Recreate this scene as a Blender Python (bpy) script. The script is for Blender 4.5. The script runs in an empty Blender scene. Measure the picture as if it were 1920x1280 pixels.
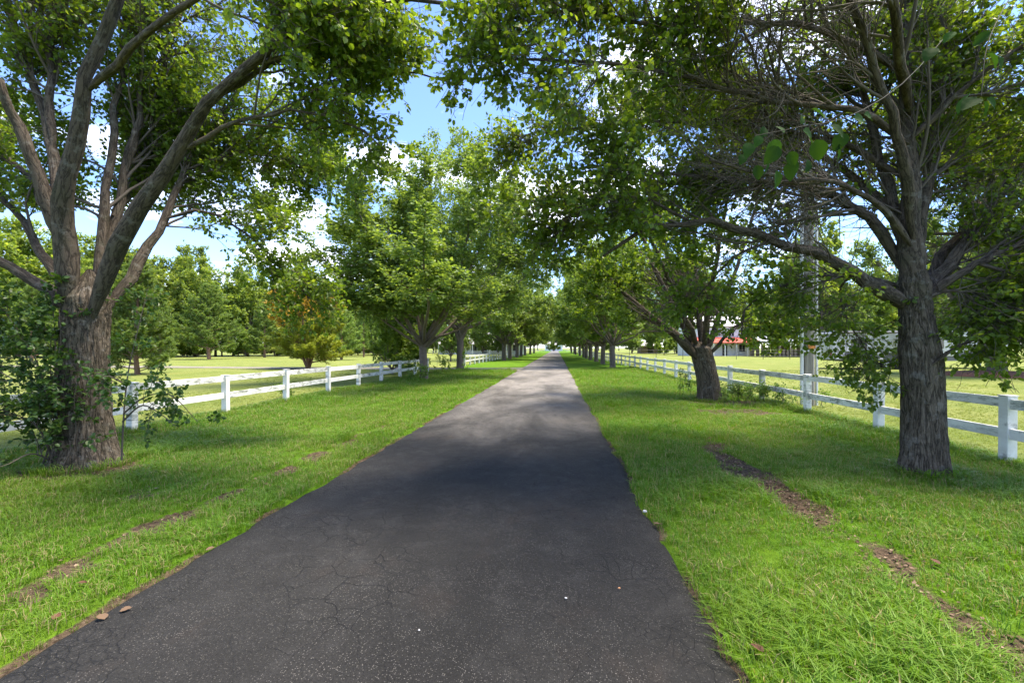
import bpy, math
import numpy as np

# ------------------------------------------------------------------ camera, sky, sun, exposure
SC = bpy.context.scene
COL = SC.collection
YAW = math.radians(5.71)
CAM_H, FOC = 1.6, 840.0           # eye height in metres, focal length for a 1920 wide frame
cam_d = bpy.data.cameras.new("camera")
cam_d.sensor_width = 36.0
cam_d.lens = FOC / 1920 * 36.0
cam_d.shift_y = 12 / 1920
cam_d.clip_start, cam_d.clip_end = 0.05, 3000
cam = bpy.data.objects.new("camera", cam_d)
COL.objects.link(cam)
cam.location = (0, 0, CAM_H)
cam.rotation_euler = (math.radians(90), 0, YAW)
SC.camera = cam

SUN_EL, SUN_AZ = math.radians(69), math.atan2(0.60, 0.10)   # high, to the right
CLOUD_X, CLOUD_Y = 6.2, 12.0
world = bpy.data.worlds.new("World")
SC.world = world
world.use_nodes = True
wn = world.node_tree
wn.nodes.clear()
w_out = wn.nodes.new("ShaderNodeOutputWorld")
w_bg = wn.nodes.new("ShaderNodeBackground")
w_sky = wn.nodes.new("ShaderNodeTexSky")
w_sky.sky_type = 'NISHITA'
w_sky.sun_disc = False
w_sky.sun_elevation = SUN_EL
w_sky.sun_rotation = SUN_AZ
w_sky.air_density, w_sky.dust_density, w_sky.ozone_density = 1.0, 0.3, 2.0
w_tc = wn.nodes.new("ShaderNodeTexCoord")
w_sep = wn.nodes.new("ShaderNodeSeparateXYZ")
w_add = wn.nodes.new("ShaderNodeMath"); w_add.operation = 'ADD'; w_add.inputs[1].default_value = 0.22
w_max = wn.nodes.new("ShaderNodeMath"); w_max.operation = 'MAXIMUM'; w_max.inputs[1].default_value = 0.05
w_div = wn.nodes.new("ShaderNodeVectorMath"); w_div.operation = 'DIVIDE'
w_map = wn.nodes.new("ShaderNodeMapping")
w_map.inputs['Scale'].default_value = (1.0, 1.0, 0.0)
w_map.inputs['Location'].default_value = (CLOUD_X, CLOUD_Y, 0.0)
w_n = wn.nodes.new("ShaderNodeTexNoise")
w_n.inputs['Scale'].default_value = 1.5
w_n.inputs['Detail'].default_value = 8
w_n.inputs['Roughness'].default_value = 0.58
w_r = wn.nodes.new("ShaderNodeValToRGB")
w_r.color_ramp.elements[1].color = (0.9, 0.9, 0.9, 1)
w_r.color_ramp.elements[0].position, w_r.color_ramp.elements[1].position = 0.515, 0.82
w_mix = wn.nodes.new("ShaderNodeMixRGB")
w_mix.inputs[2].default_value = (8.2, 8.4, 8.8, 1)
w_tint = wn.nodes.new("ShaderNodeMixRGB")
w_tint.blend_type = 'MULTIPLY'
w_tint.inputs[0].default_value = 1.0
w_tint.inputs[2].default_value = (0.34, 0.415, 0.57, 1)
for a, b in ((w_tc.outputs['Generated'], w_sep.inputs[0]), (w_sep.outputs[2], w_add.inputs[0]), (w_add.outputs[0], w_max.inputs[0]),
             (w_tc.outputs['Generated'], w_div.inputs[0]), (w_max.outputs[0], w_div.inputs[1]), (w_div.outputs[0], w_map.inputs[0]), (w_map.outputs[0], w_n.inputs[0]), (w_n.outputs[0], w_r.inputs[0]),
             (w_r.outputs[0], w_mix.inputs[0]), (w_sky.outputs[0], w_tint.inputs[1]), (w_tint.outputs[0], w_mix.inputs[1]), (w_mix.outputs[0], w_bg.inputs[0]),
             (w_bg.outputs[0], w_out.inputs[0])):
    wn.links.new(a, b)
w_bg.inputs[1].default_value = 0.15

sun_d = bpy.data.lights.new("sun", 'SUN')
sun_d.energy = 2.2
sun_d.angle = math.radians(20)
sun_d.color = (1.0, 0.95, 0.86)
sun = bpy.data.objects.new("sun", sun_d)
COL.objects.link(sun)
sdir = (math.sin(SUN_AZ) * math.cos(SUN_EL), math.cos(SUN_AZ) * math.cos(SUN_EL), math.sin(SUN_EL))
from mathutils import Vector
sun.rotation_euler = Vector(sdir).to_track_quat('Z', 'Y').to_euler()

SC.view_settings.view_transform = 'Standard'
SC.view_settings.look = 'None'
SC.view_settings.exposure = 2.52
SC.view_settings.gamma = 1.0
SC.view_settings.use_curve_mapping = False
SC.view_settings.use_white_balance = True
SC.view_settings.white_balance_temperature = 7400
SC.view_settings.white_balance_tint = 10
SC.render.engine = 'CYCLES'
SC.cycles.use_denoising = True
SC.cycles.use_adaptive_sampling = True
SC.cycles.adaptive_threshold = 0.012
SC.cycles.max_bounces = 9
SC.cycles.diffuse_bounces = 6
SC.cycles.transmission_bounces = 6
SC.cycles.glossy_bounces = 2
SC.cycles.caustics_reflective = SC.cycles.caustics_refractive = False

# ------------------------------------------------------------------ helpers
def PX(px, py, d):
    """world point seen at photo pixel (px, py) when it lies d metres in front of the camera plane"""
    xc = (px - 960) * d / FOC
    c, s = math.cos(YAW), math.sin(YAW)
    return np.array((-d * s + xc * c, d * c + xc * s, CAM_H - (py - 652) * d / FOC))

def unit(v):
    return v / np.maximum(np.linalg.norm(v, axis=-1, keepdims=True), 1e-9)

def h2(ix, iy, s=0):
    n = (ix.astype(np.int64) * 374761393 + iy.astype(np.int64) * 668265263 + s * 974634541) & 0x7fffffff
    n = ((n ^ (n >> 13)) * 1274126177) & 0x7fffffff
    return ((n ^ (n >> 16)) & 0xffff) / 65535.0

def vnoise(x, y, s=0):
    ix, iy = np.floor(x), np.floor(y)
    fx, fy = x - ix, y - iy
    fx, fy = fx * fx * (3 - 2 * fx), fy * fy * (3 - 2 * fy)
    a, b, c, d = h2(ix, iy, s), h2(ix + 1, iy, s), h2(ix, iy + 1, s), h2(ix + 1, iy + 1, s)
    return (a * (1 - fx) + b * fx) * (1 - fy) + (c * (1 - fx) + d * fx) * fy

def fbm(x, y, s=0, o=4):
    r, a, t = 0.0, 0.5, 0.0
    for k in range(o):
        r = r + a * vnoise(x * 2 ** k + 17.3 * k, y * 2 ** k - 9.1 * k, s + k)
        t += a
        a *= 0.5
    return r / t

def mesh_np(name, V, faces, attrs=None, smooth=False):
    V = np.asarray(V, np.float32).reshape(-1, 3)
    me = bpy.data.meshes.new(name)
    me.vertices.add(len(V))
    me.vertices.foreach_set("co", V.ravel())
    faces = [np.asarray(f, np.int32) for f in faces if len(f)]
    loops = np.concatenate([f.ravel() for f in faces])
    tot = np.concatenate([np.full(len(f), f.shape[1], np.int32) for f in faces])
    start = np.concatenate(([0], np.cumsum(tot)[:-1])).astype(np.int32)
    me.loops.add(len(loops))
    me.loops.foreach_set("vertex_index", loops)
    me.polygons.add(len(tot))
    me.polygons.foreach_set("loop_start", start)
    me.polygons.foreach_set("use_smooth", np.full(len(tot), smooth))
    me.update(calc_edges=True)
    for k, a in (attrs or {}).items():
        a = np.asarray(a, np.float32)
        if a.ndim == 2:
            me.attributes.new(k, 'FLOAT_VECTOR', 'POINT').data.foreach_set("vector", a.ravel())
        else:
            me.attributes.new(k, 'FLOAT', 'POINT').data.foreach_set("value", a)
    return me

def thing(name, label, cat, loc=(0, 0, 0), rz=0.0, group=None, kind=None):
    o = bpy.data.objects.new(name, None)
    o.empty_display_size = 0.2
    COL.objects.link(o)
    o.location = [float(v) for v in loc]
    o.rotation_euler = (0, 0, rz)
    tag(o, label, cat, group, kind)
    return o

def tag(o, label=None, cat=None, group=None, kind=None):
    if label: o["label"] = label
    if cat: o["category"] = cat
    if group: o["group"] = group
    if kind: o["kind"] = kind
    return o

def part(name, me, m, parent=None, loc=None, kind=None, label=None):
    o = bpy.data.objects.new(name, me)
    COL.objects.link(o)
    if m is not None and not me.materials: me.materials.append(m)
    if parent is not None: o.parent = parent
    if loc is not None: o.location = [float(v) for v in loc]
    if kind: o["kind"] = kind
    if label: o["label"] = label
    return o

def copy_tree(o, parent=None):
    c = o.copy()
    COL.objects.link(c)
    if parent is not None: c.parent = parent
    for ch in list(o.children): copy_tree(ch, c)
    return c

def boxes(bl, bev=0.0):
    """boxes given as (x0, x1, y0, y1, z0, z1) in one mesh, edges chamfered by bev"""
    import bmesh
    bm = bmesh.new()
    for (x0, x1, y0, y1, z0, z1) in bl:
        r = bmesh.ops.create_cube(bm, size=1.0)
        for v in r['verts']:
            v.co = ((x0 + x1) / 2 + v.co.x * (x1 - x0), (y0 + y1) / 2 + v.co.y * (y1 - y0), (z0 + z1) / 2 + v.co.z * (z1 - z0))
    if bev: bmesh.ops.bevel(bm, geom=bm.edges[:], offset=bev, segments=1, affect='EDGES')
    me = bpy.data.meshes.new("box")
    bm.to_mesh(me)
    bm.free()
    return me

def poly_extrude(pts, y0, y1):
    """profile in x, z pulled along y"""
    n = len(pts)
    V = [(x, y0, z) for x, z in pts] + [(x, y1, z) for x, z in pts]
    me = bpy.data.meshes.new("profile")
    me.from_pydata(V, [], [tuple(range(n)), tuple(range(2 * n - 1, n - 1, -1))] + [(i, i + n, (i + 1) % n + n, (i + 1) % n) for i in range(n)])
    import bmesh
    bm = bmesh.new(); bm.from_mesh(me); bmesh.ops.recalc_face_normals(bm, faces=bm.faces[:]); bm.to_mesh(me); bm.free()
    return me

# ------------------------------------------------------------------ materials
def nt(name):
    m = bpy.data.materials.new(name)
    m.use_nodes = True
    t = m.node_tree
    t.nodes.clear()
    return m, t

class NB:
    """small node builder"""
    def __init__(s, t): s.t = t
    def n(s, kind, ins=None, **kw):
        nd = s.t.nodes.new("ShaderNode" + kind)
        for k, v in kw.items(): setattr(nd, k, v)
        for k, v in (ins or {}).items(): s.set(nd.inputs[k], v)
        return nd
    def set(s, sock, v):
        if isinstance(v, bpy.types.NodeSocket): s.t.links.new(v, sock)
        elif isinstance(v, bpy.types.Node): s.t.links.new(v.outputs[0], sock)
        elif isinstance(v, (tuple, list)) and len(v) == 3 and sock.type == 'RGBA': sock.default_value = (*v, 1)
        else: sock.default_value = v
    def mix(s, f, a, b, mode='MIX'):
        nd = s.t.nodes.new("ShaderNodeMixRGB"); nd.blend_type = mode
        for i, v in enumerate((f, a, b)): s.set(nd.inputs[i], v)
        return nd.outputs[0]
    def math(s, op, a, b=0.0, c=0.0, clamp=False):
        nd = s.t.nodes.new("ShaderNodeMath"); nd.operation = op; nd.use_clamp = clamp
        for i, v in enumerate((a, b, c)): s.set(nd.inputs[i], v)
        return nd.outputs[0]
    def ramp(s, f, p0, p1, c0=(0, 0, 0), c1=(1, 1, 1)):
        nd = s.t.nodes.new("ShaderNodeValToRGB")
        e = nd.color_ramp.elements
        e[0].position, e[1].position = p0, p1
        e[0].color, e[1].color = (*c0, 1), (*c1, 1)
        s.set(nd.inputs[0], f)
        return nd.outputs[0]
    def noise(s, vec, scale, detail=4, rough=0.55, dist=0.0):
        nd = s.n("TexNoise", {'Scale': scale, 'Detail': detail, 'Roughness': rough, 'Distortion': dist})
        if vec is not None: s.set(nd.inputs['Vector'], vec)
        return nd.outputs[0]
    def mapping(s, vec, scale=(1, 1, 1), loc=(0, 0, 0)):
        nd = s.n("Mapping", {'Vector': vec}); nd.inputs['Scale'].default_value = scale; nd.inputs['Location'].default_value = loc
        return nd.outputs[0]
    def bump(s, h, strength=0.5, dist=0.02):
        return s.n("Bump", {'Height': h, 'Strength': strength, 'Distance': dist}).outputs[0]
    def out(s, sh):
        o = s.t.nodes.new("ShaderNodeOutputMaterial"); s.set(o.inputs[0], sh)
    def pbr(s, col, rough=0.7, spec=0.3, normal=None, metal=0.0):
        nd = s.n("BsdfPrincipled", {'Base Color': col, 'Roughness': rough, 'Specular IOR Level': spec, 'Metallic': metal})
        if normal is not None: s.set(nd.inputs['Normal'], normal)
        return nd.outputs[0]

def leaf_mat(name, c_dark, c_mid, c_light, trans=0.42, tcol=None, rough=0.42, spec=0.35, objvar=0.25):
    m, t = nt(name); b = NB(t)
    g = b.n("NewGeometry")
    oi = b.n("ObjectInfo")
    rnd = g.outputs['Random Per Island']
    c = b.mix(b.ramp(rnd, 0.0, 0.6), c_dark, c_mid)
    c = b.mix(b.ramp(rnd, 0.6, 1.0), c, c_light)
    f = b.math('MULTIPLY_ADD', oi.outputs['Random'], objvar * 2, 1.0 - objvar)
    c = b.mix(1.0, c, b.n("CombineColor", {0: f, 1: f, 2: f}).outputs[0], 'MULTIPLY')
    tr = b.mix(1.0, c, tcol or (1.9, 1.75, 0.7), 'MULTIPLY')
    sh = b.n("MixShader", {0: trans, 1: b.pbr(c, rough, spec), 2: b.n("BsdfTranslucent", {'Color': tr}).outputs[0]})
    b.out(sh.outputs[0])
    return m

def bark_mat(name, c_deep, c_ridge, c_lichen, scale=1.0, lich=0.35, bump=1.0):
    m, t = nt(name); b = NB(t)
    at = b.n("Attribute", attribute_name="bco").outputs['Vector']
    n1 = b.noise(b.mapping(at, (17 * scale, 17 * scale, 2.6 * scale)), 1.0, 3, 0.55, 0.5)
    n2 = b.noise(b.mapping(at, (46 * scale, 46 * scale, 14 * scale)), 1.0, 4, 0.65)
    fur = b.ramp(b.math('ABSOLUTE', b.math('SUBTRACT', n1, 0.5)), 0.0, 0.085)      # thin braided furrows
    fur2 = b.ramp(b.math('ABSOLUTE', b.math('SUBTRACT', n2, 0.5)), 0.0, 0.07)
    hgt = b.math('ADD', b.math('MULTIPLY', fur, 0.6), b.math('MULTIPLY', fur2, 0.28))
    hgt = b.math('ADD', hgt, b.math('MULTIPLY', b.noise(at, 70 * scale, 3, 0.7), 0.25))
    c = b.mix(b.ramp(hgt, 0.15, 0.95), c_deep, c_ridge)
    ln = b.noise(at, 9.0, 5, 0.65)
    c = b.mix(b.math('MULTIPLY', b.ramp(ln, 0.56, 0.66), lich), c, c_lichen)
    moss = b.noise(at, 2.3, 3, 0.6)
    c = b.mix(b.math('MULTIPLY', b.ramp(moss, 0.52, 0.72), 0.4), c, (0.045, 0.055, 0.02))
    b.out(b.pbr(c, 0.88, 0.15, b.bump(hgt, bump, 0.025)))
    return m

def plain(name, col, rough=0.6, var=0.12, scale=6.0, spec=0.3, metal=0.0, bump=0.0):
    m, t = nt(name); b = NB(t)
    co = b.n("TexCoord").outputs['Object']
    n = b.noise(co, scale, 5, 0.6)
    c = b.mix(n, tuple(v * (1 - var) for v in col), tuple(min(1, v * (1 + var)) for v in col))
    b.out(b.pbr(c, rough, spec, b.bump(n, bump, 0.02) if bump else None, metal))
    return m

M = {}
M['leaf'] = leaf_mat('pear_leaf', (0.066, 0.118, 0.016), (0.108, 0.182, 0.024), (0.172, 0.238, 0.038), 0.53, objvar=0.02)
M['leaf_far'] = leaf_mat('pear_leaf_far', (0.085, 0.145, 0.036), (0.140, 0.220, 0.056), (0.205, 0.285, 0.080), 0.45, objvar=0.12)
M['leaf_wood'] = leaf_mat('woodland_leaf', (0.130, 0.195, 0.038), (0.190, 0.270, 0.058), (0.250, 0.320, 0.080), 0.50, objvar=0.3)
M['leaf_light'] = leaf_mat('light_leaf', (0.07, 0.13, 0.02), (0.11, 0.18, 0.03), (0.17, 0.23, 0.04), 0.40)
M['needle'] = leaf_mat('pine_needle', (0.115, 0.195, 0.046), (0.180, 0.270, 0.068), (0.240, 0.320, 0.090), 0.42, (1.5, 1.5, 0.8), objvar=0.2)
M['needle_gold'] = leaf_mat('golden_needle', (0.40, 0.27, 0.03), (0.50, 0.34, 0.04), (0.55, 0.42, 0.08), 0.35, (1.3, 1.2, 0.8), objvar=0.05)
M['needle_yellow'] = leaf_mat('yellow_green_needle', (0.20, 0.25, 0.03), (0.28, 0.33, 0.045), (0.35, 0.37, 0.06), 0.40, (1.4, 1.4, 0.8), objvar=0.05)
M['big_leaf'] = leaf_mat('broad_pear_leaf', (0.014, 0.040, 0.008), (0.020, 0.055, 0.010), (0.030, 0.072, 0.014), 0.32, rough=0.7, spec=0.08)
M['bark'] = bark_mat('pear_bark', (0.024, 0.019, 0.014), (0.150, 0.122, 0.094), (0.32, 0.31, 0.29), 1.25)
M['bark_limb'] = bark_mat('limb_bark', (0.023, 0.018, 0.014), (0.108, 0.086, 0.066), (0.22, 0.21, 0.185), 1.5, 0.4, 0.7)
M['twig'] = plain('twig_bark', (0.085, 0.070, 0.055), 0.85, 0.35, 14)
M['dark_twig'] = plain('dark_twig', (0.035, 0.03, 0.022), 0.85, 0.3, 14)
M['bark_far'] = plain('grey_bark', (0.135, 0.108, 0.092), 0.9, 0.4, 9, bump=0.6)
M['bark_pine'] = plain('pine_bark', (0.19, 0.115, 0.075), 0.9, 0.4, 8)
M['ivy'] = leaf_mat('ivy_leaf', (0.028, 0.07, 0.016), (0.045, 0.10, 0.02), (0.08, 0.15, 0.03), 0.3)
M['weed'] = leaf_mat('weed_leaf', (0.07, 0.14, 0.02), (0.10, 0.19, 0.03), (0.15, 0.24, 0.05), 0.4)

# ------------------------------------------------------------------ ground
ROAD_L, ROAD_R = -2.75, 0.88
FL, FR = -8.03, 6.15              # fence lines

def road_edges(y):
    l = ROAD_L + 0.03 * (fbm(y * 0.9, y * 0 + 3.1, 5, 4) - 0.5) + 0.05 * (vnoise(y * 6, y * 0, 8) - 0.5)
    r = ROAD_R + 0.035 * (fbm(y * 1.1, y * 0 + 7.7, 6, 4) - 0.5) + 0.045 * (vnoise(y * 6.5, y * 0, 9) - 0.5)
    return l, r

def side_path(x):
    """centre line and half width of the side track that leaves to the left"""
    return 33.6 + 0.5 * np.sin(x * 0.11), 1.5 + 0.3 * np.sin(x * 0.3)

L1B, R1B, R2B, L2B = np.array((-6.46, 5.55, 0)), np.array((4.6, 6.14, 0)), np.array((4.56, 14.2, 0)), np.array((-6.6, 21.85, 0))

def bare_at(x, y):
    n = fbm(x * 1.6, y * 1.3, 21, 4)
    n2 = fbm(x * 4.3, y * 3.1, 33, 3)
    b = np.zeros_like(x)
    cx = 2.47 + 0.55 * (fbm(y * 0.6, y * 0 + 1, 41, 3) - 0.5)
    wid = np.clip(0.36 - 0.02 * (y - 2.5), 0.14, 0.40) * (0.4 + 1.3 * fbm(y * 1.3, y * 0 + 9, 47, 2))
    g = np.exp(-((x - cx) / wid) ** 2) * ((y > 0) & (y < 9.7))
    b = np.maximum(b, np.clip((g * (0.1 + 1.7 * n2 + 0.9 * (n - 0.5)) - 0.46) * 1.35, 0, 1))
    cx = -3.5 + 0.5 * (fbm(y * 0.5, y * 0 + 4, 43, 3) - 0.5)
    g = np.exp(-((x - cx) / 0.26) ** 2) * ((y > 1.5) & (y < 9))
    b = np.maximum(b, np.clip((g * (n2 * 1.5 + 0.6 * (n - 0.5)) - 0.58) * 3.5, 0, 1) * 0.9)
    for (px, py, r, k) in ((L1B[0] + 0.25, L1B[1] - 0.25, 0.95, 0.95), (R1B[0], R1B[1], 0.42, 0.6), (R2B[0] + 0.3, R2B[1] - 0.5, 1.5, 0.8), (L2B[0], L2B[1], 0.7, 0.6)):
        g = np.exp(-(((x - px) / r) ** 2 + ((y - py) / (r * 0.75)) ** 2))
        b = np.maximum(b, np.clip((g * (0.5 + n2) - 0.42) * 3, 0, 1) * k)
    inside = (x > FL - 0.3) & (x < FR + 0.3)
    b = np.maximum(b, np.clip((fbm(x * 0.9 + 5, y * 0.9, 51, 4) * 0.6 + n2 * 0.5 - 0.70) * 5, 0, 1) * 0.7 * inside * (y < 16))
    g = np.exp(-((x - 4.6) / 1.8) ** 2 - ((y - 11.6) / 1.1) ** 2)
    b = np.maximum(b, np.clip((g * (0.3 + n2) - 0.4) * 3, 0, 1) * 0.6)
    l, r = road_edges(y)
    e = np.minimum(np.abs(x - l), np.abs(x - r))
    b = np.maximum(b, np.clip(1.1 - e / (0.02 + 0.09 * n2), 0, 1) * np.clip((fbm(y * 1.7, x * 0 + 2, 55, 3) - 0.38) * 5, 0.15, 1) * (y < 60))
    return b

def field_at(x, y):
    n = fbm(x * 0.35, y * 0.35, 61, 3) - 0.5
    return np.maximum(np.clip((x - FR - 0.1 + n * 0.8) / 0.5, 0, 1), np.clip((FL - 0.1 - x + n * 0.8) / 0.5, 0, 1))

def ground_z(x, y):
    z = 0.05 * (fbm(x * 0.45, y * 0.45, 71, 3) - 0.5) + 0.025 * (fbm(x * 2.1, y * 2.1, 75, 2) - 0.5)
    l, r = road_edges(y)
    inroad = np.clip(np.minimum(x - l, r - x) / 0.12, 0, 1)
    z = z * np.clip(np.minimum(np.abs(x - l), np.abs(x - r)) / 0.5, 0.15, 1) + 0.012
    return z * (1 - inroad) - 0.05 * inroad - 0.05 * bare_at(x, y) * (1 - inroad) * 0.5

def steps(a, b, n, near, pw):
    t = np.linspace(0, 1, n)
    return a + (b - a) * t ** pw

gx = np.concatenate((-steps(9, 900, 46, 0, 3)[::-1], np.arange(-8.93, -2.9, 0.085), np.arange(-2.9, -2.55, 0.03), np.arange(-2.5, 0.6, 0.35),
                     np.arange(0.68, 1.1, 0.03), np.arange(1.12, 7.4, 0.075), steps(7.5, 900, 46, 0, 3)))
gy = np.concatenate((np.array((-700, -300, -120, -60, -30, -15, -8, -4, -2, -1.0, -0.3)), np.arange(0.2, 9, 0.075), np.arange(9, 18, 0.13), np.arange(18, 45, 0.4), steps(45, 1500, 60, 0, 2.6)))
GX, GY = np.meshgrid(gx, gy)
fx, fy = GX.ravel(), GY.ravel()
nx, ny = len(gx), len(gy)
ii = (np.arange(ny - 1)[:, None] * nx + np.arange(nx - 1)[None, :]).ravel()
gme = mesh_np("ground", np.stack((fx, fy, ground_z(fx, fy)), 1), [np.stack((ii, ii + 1, ii + nx + 1, ii + nx), 1)],
              {'bare': bare_at(fx, fy), 'field': field_at(fx, fy)}, True)
m, t = nt('lawn'); b = NB(t)
co = b.n("TexCoord").outputs['Object']
at_b = b.n("Attribute", attribute_name="bare").outputs['Fac']
at_f = b.n("Attribute", attribute_name="field").outputs['Fac']
n_big = b.noise(co, 0.35, 5, 0.6)
n_mid = b.noise(co, 2.2, 5, 0.65)
n_fine = b.noise(b.mapping(co, (1, 0.55, 1)), 34, 4, 0.7)
lawn = b.mix(b.ramp(n_mid, 0.35, 0.68), (0.058, 0.148, 0.008), (0.112, 0.222, 0.013))
lawn = b.mix(b.math('MULTIPLY', b.ramp(n_big, 0.45, 0.7), 0.55), lawn, (0.170, 0.250, 0.026))
fld = b.mix(b.ramp(n_big, 0.34, 0.62), (0.140, 0.192, 0.040), (0.222, 0.244, 0.072))
fld = b.mix(b.math('MULTIPLY', b.ramp(n_mid, 0.5, 0.72), 0.5), fld, (0.270, 0.265, 0.095))
c = b.mix(at_f, lawn, fld)
c = b.mix(b.math('MULTIPLY', b.ramp(n_fine, 0.40, 0.62), 0.6), c, b.mix(1.0, c, (0.42, 0.47, 0.35), 'MULTIPLY'))
soil = b.mix(b.ramp(b.noise(co, 22, 5, 0.7), 0.38, 0.66), (0.045, 0.032, 0.022), (0.150, 0.106, 0.070))
soil = b.mix(b.ramp(b.noise(co, 60, 3, 0.7), 0.60, 0.68), soil, (0.22, 0.17, 0.12))
bm_ = b.ramp(b.math('ADD', at_b, b.math('MULTIPLY', b.math('SUBTRACT', n_fine, 0.5), 0.6)), 0.30, 0.55)
c = b.mix(bm_, c, soil)
b.out(b.pbr(c, 0.95, 0.1, b.bump(b.math('ADD', n_fine, b.noise(co, 90, 3, 0.7)), 0.9, 0.03)))
M['lawn'] = m
tag(part("ground", gme, m), kind="structure")

# driveway
ys = np.concatenate((np.array((-30, -12, -5, -2, -0.5)), np.arange(0.3, 12, 0.06), np.arange(12, 40, 0.3), steps(40.2, 262, 60, 0, 1.6)))
us = np.concatenate((np.linspace(0, 0.06, 4), np.linspace(0.1, 0.9, 14), np.linspace(0.94, 1, 4)))
el, er = road_edges(ys)
RX = el[:, None] + (er - el)[:, None] * us[None, :]
RY = np.repeat(ys[:, None], len(us), 1)
edge = np.minimum(us, 1 - us)[None, :] * 3.6
RZ = 0.012 + 0.030 * np.clip(edge / 1.2, 0, 1) ** 0.7 + 0.010 * (fbm(RX * 0.7, RY * 0.4, 81, 3) - 0.5) - 0.03 * (edge < 0.01)
nx, ny = len(us), len(ys)
ii = (np.arange(ny - 1)[:, None] * nx + np.arange(nx - 1)[None, :]).ravel()
rme = mesh_np("driveway", np.stack((RX, RY, RZ), 2).reshape(-1, 3), [np.stack((ii, ii + 1, ii + nx + 1, ii + nx), 1)], None, True)
m, t = nt('asphalt'); b = NB(t)
co = b.n("TexCoord").outputs['Object']
sep = b.n("SeparateXYZ", {0: co})
big = b.noise(b.mapping(co, (0.9, 0.35, 1)), 0.9, 5, 0.62, 0.4)
mid = b.noise(co, 4.5, 5, 0.6)
base = b.mix(b.ramp(big, 0.36, 0.64), (0.0082, 0.0080, 0.0076), (0.0165, 0.0160, 0.0153))
old = b.mix(b.ramp(big, 0.34, 0.62), (0.095, 0.089, 0.083), (0.19, 0.177, 0.165))  # old asphalt grey, lightened in place of sun on the far road
wear_and_sun = b.math('ADD', b.math('DIVIDE', b.math('SUBTRACT', sep.outputs[1], 7.0), 12.0), b.math('MULTIPLY', b.math('SUBTRACT', big, 0.5), 1.2), clamp=True)  # darker near, paler far: worn sealcoat plus painted foreground shade and distant sun
c = b.mix(wear_and_sun, base, old)
c = b.mix(b.math('MULTIPLY', b.ramp(b.noise(b.mapping(co, (1.4, 0.8, 1), (3, 8, 0)), 1.1, 4, 0.6), 0.56, 0.72), 0.55), c, (0.030, 0.023, 0.019))
c = b.mix(b.math('MULTIPLY', b.ramp(mid, 0.52, 0.72), 0.35), c, (0.035, 0.034, 0.033))
vor = b.n("TexVoronoi", {'Vector': co, 'Scale': 105.0, 'Randomness': 1.0}, feature='F1')
stone = b.math('MULTIPLY', b.ramp(vor.outputs['Distance'], 0.20, 0.42, (1, 1, 1), (0, 0, 0)), b.ramp(b.n("SeparateColor", {0: vor.outputs['Color']}).outputs[0], 0.62, 0.72))
expo = b.ramp(b.noise(co, 1.3, 4, 0.6), 0.40, 0.62)
c = b.mix(b.math('MULTIPLY', stone, b.math('MULTIPLY_ADD', expo, 0.55, 0.22)), c, (0.15, 0.142, 0.13))
wob = b.n("VectorMath", {0: co, 1: b.n("VectorMath", {0: b.n("TexNoise", {'Vector': co, 'Scale': 5.0, 'Detail': 4}).outputs['Color'], 1: (0.5, 0.5, 0.5)}, operation='SUBTRACT').outputs[0]}, operation='ADD')
wob = b.n("VectorMath", {0: co, 1: b.n("VectorMath", {0: b.n("TexNoise", {'Vector': co, 'Scale': 3.0, 'Detail': 6}).outputs['Color'], 'Scale': 0.30}, operation='SCALE').outputs[0]}, operation='ADD').outputs[0]
cr1 = b.n("TexVoronoi", {'Vector': wob, 'Scale': 4.2}, feature='DISTANCE_TO_EDGE').outputs['Distance']
cr2 = b.n("TexVoronoi", {'Vector': wob, 'Scale': 10.5}, feature='DISTANCE_TO_EDGE').outputs['Distance']
k1 = b.math('MULTIPLY', b.ramp(cr1, 0.004, 0.022, (1, 1, 1), (0, 0, 0)), b.ramp(b.noise(co, 0.9, 3, 0.6), 0.44, 0.60))
side = b.ramp(b.math('ABSOLUTE', b.math('ADD', sep.outputs[0], 0.93)), 0.9 / 4, 1.7 / 4)
edge_f = b.ramp(b.math('MULTIPLY', b.math('ABSOLUTE', b.math('ADD', sep.outputs[0], 0.93)), 0.25), 0.20, 0.40)
k2 = b.math('MULTIPLY', b.ramp(cr2, 0.006, 0.045, (1, 1, 1), (0, 0, 0)), b.math('MULTIPLY', b.ramp(b.noise(co, 1.7, 3, 0.6), 0.42, 0.62), b.math('MULTIPLY_ADD', edge_f, 0.65, 0.35)))
crack = b.math('MAXIMUM', k1, k2)
gr = b.noise(co, 75, 4, 0.75)
c = b.mix(1.0, c, b.ramp(gr, 0.30, 0.70, (0.45, 0.45, 0.45), (1.6, 1.58, 1.55)), 'MULTIPLY')
c = b.mix(b.math('MULTIPLY', crack, 0.85), c, (0.006, 0.006, 0.006))
grain = b.noise(co, 160, 3, 0.7)
hgt = b.math('SUBTRACT', b.math('MULTIPLY_ADD', stone, 0.4, grain), b.math('MULTIPLY', crack, 1.6))
b.out(b.pbr(c, b.math('MULTIPLY_ADD', mid, -0.2, 0.88), 0.25, b.bump(hgt, 0.75, 0.006)))
tag(part("driveway", rme, m), kind="structure")

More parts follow.
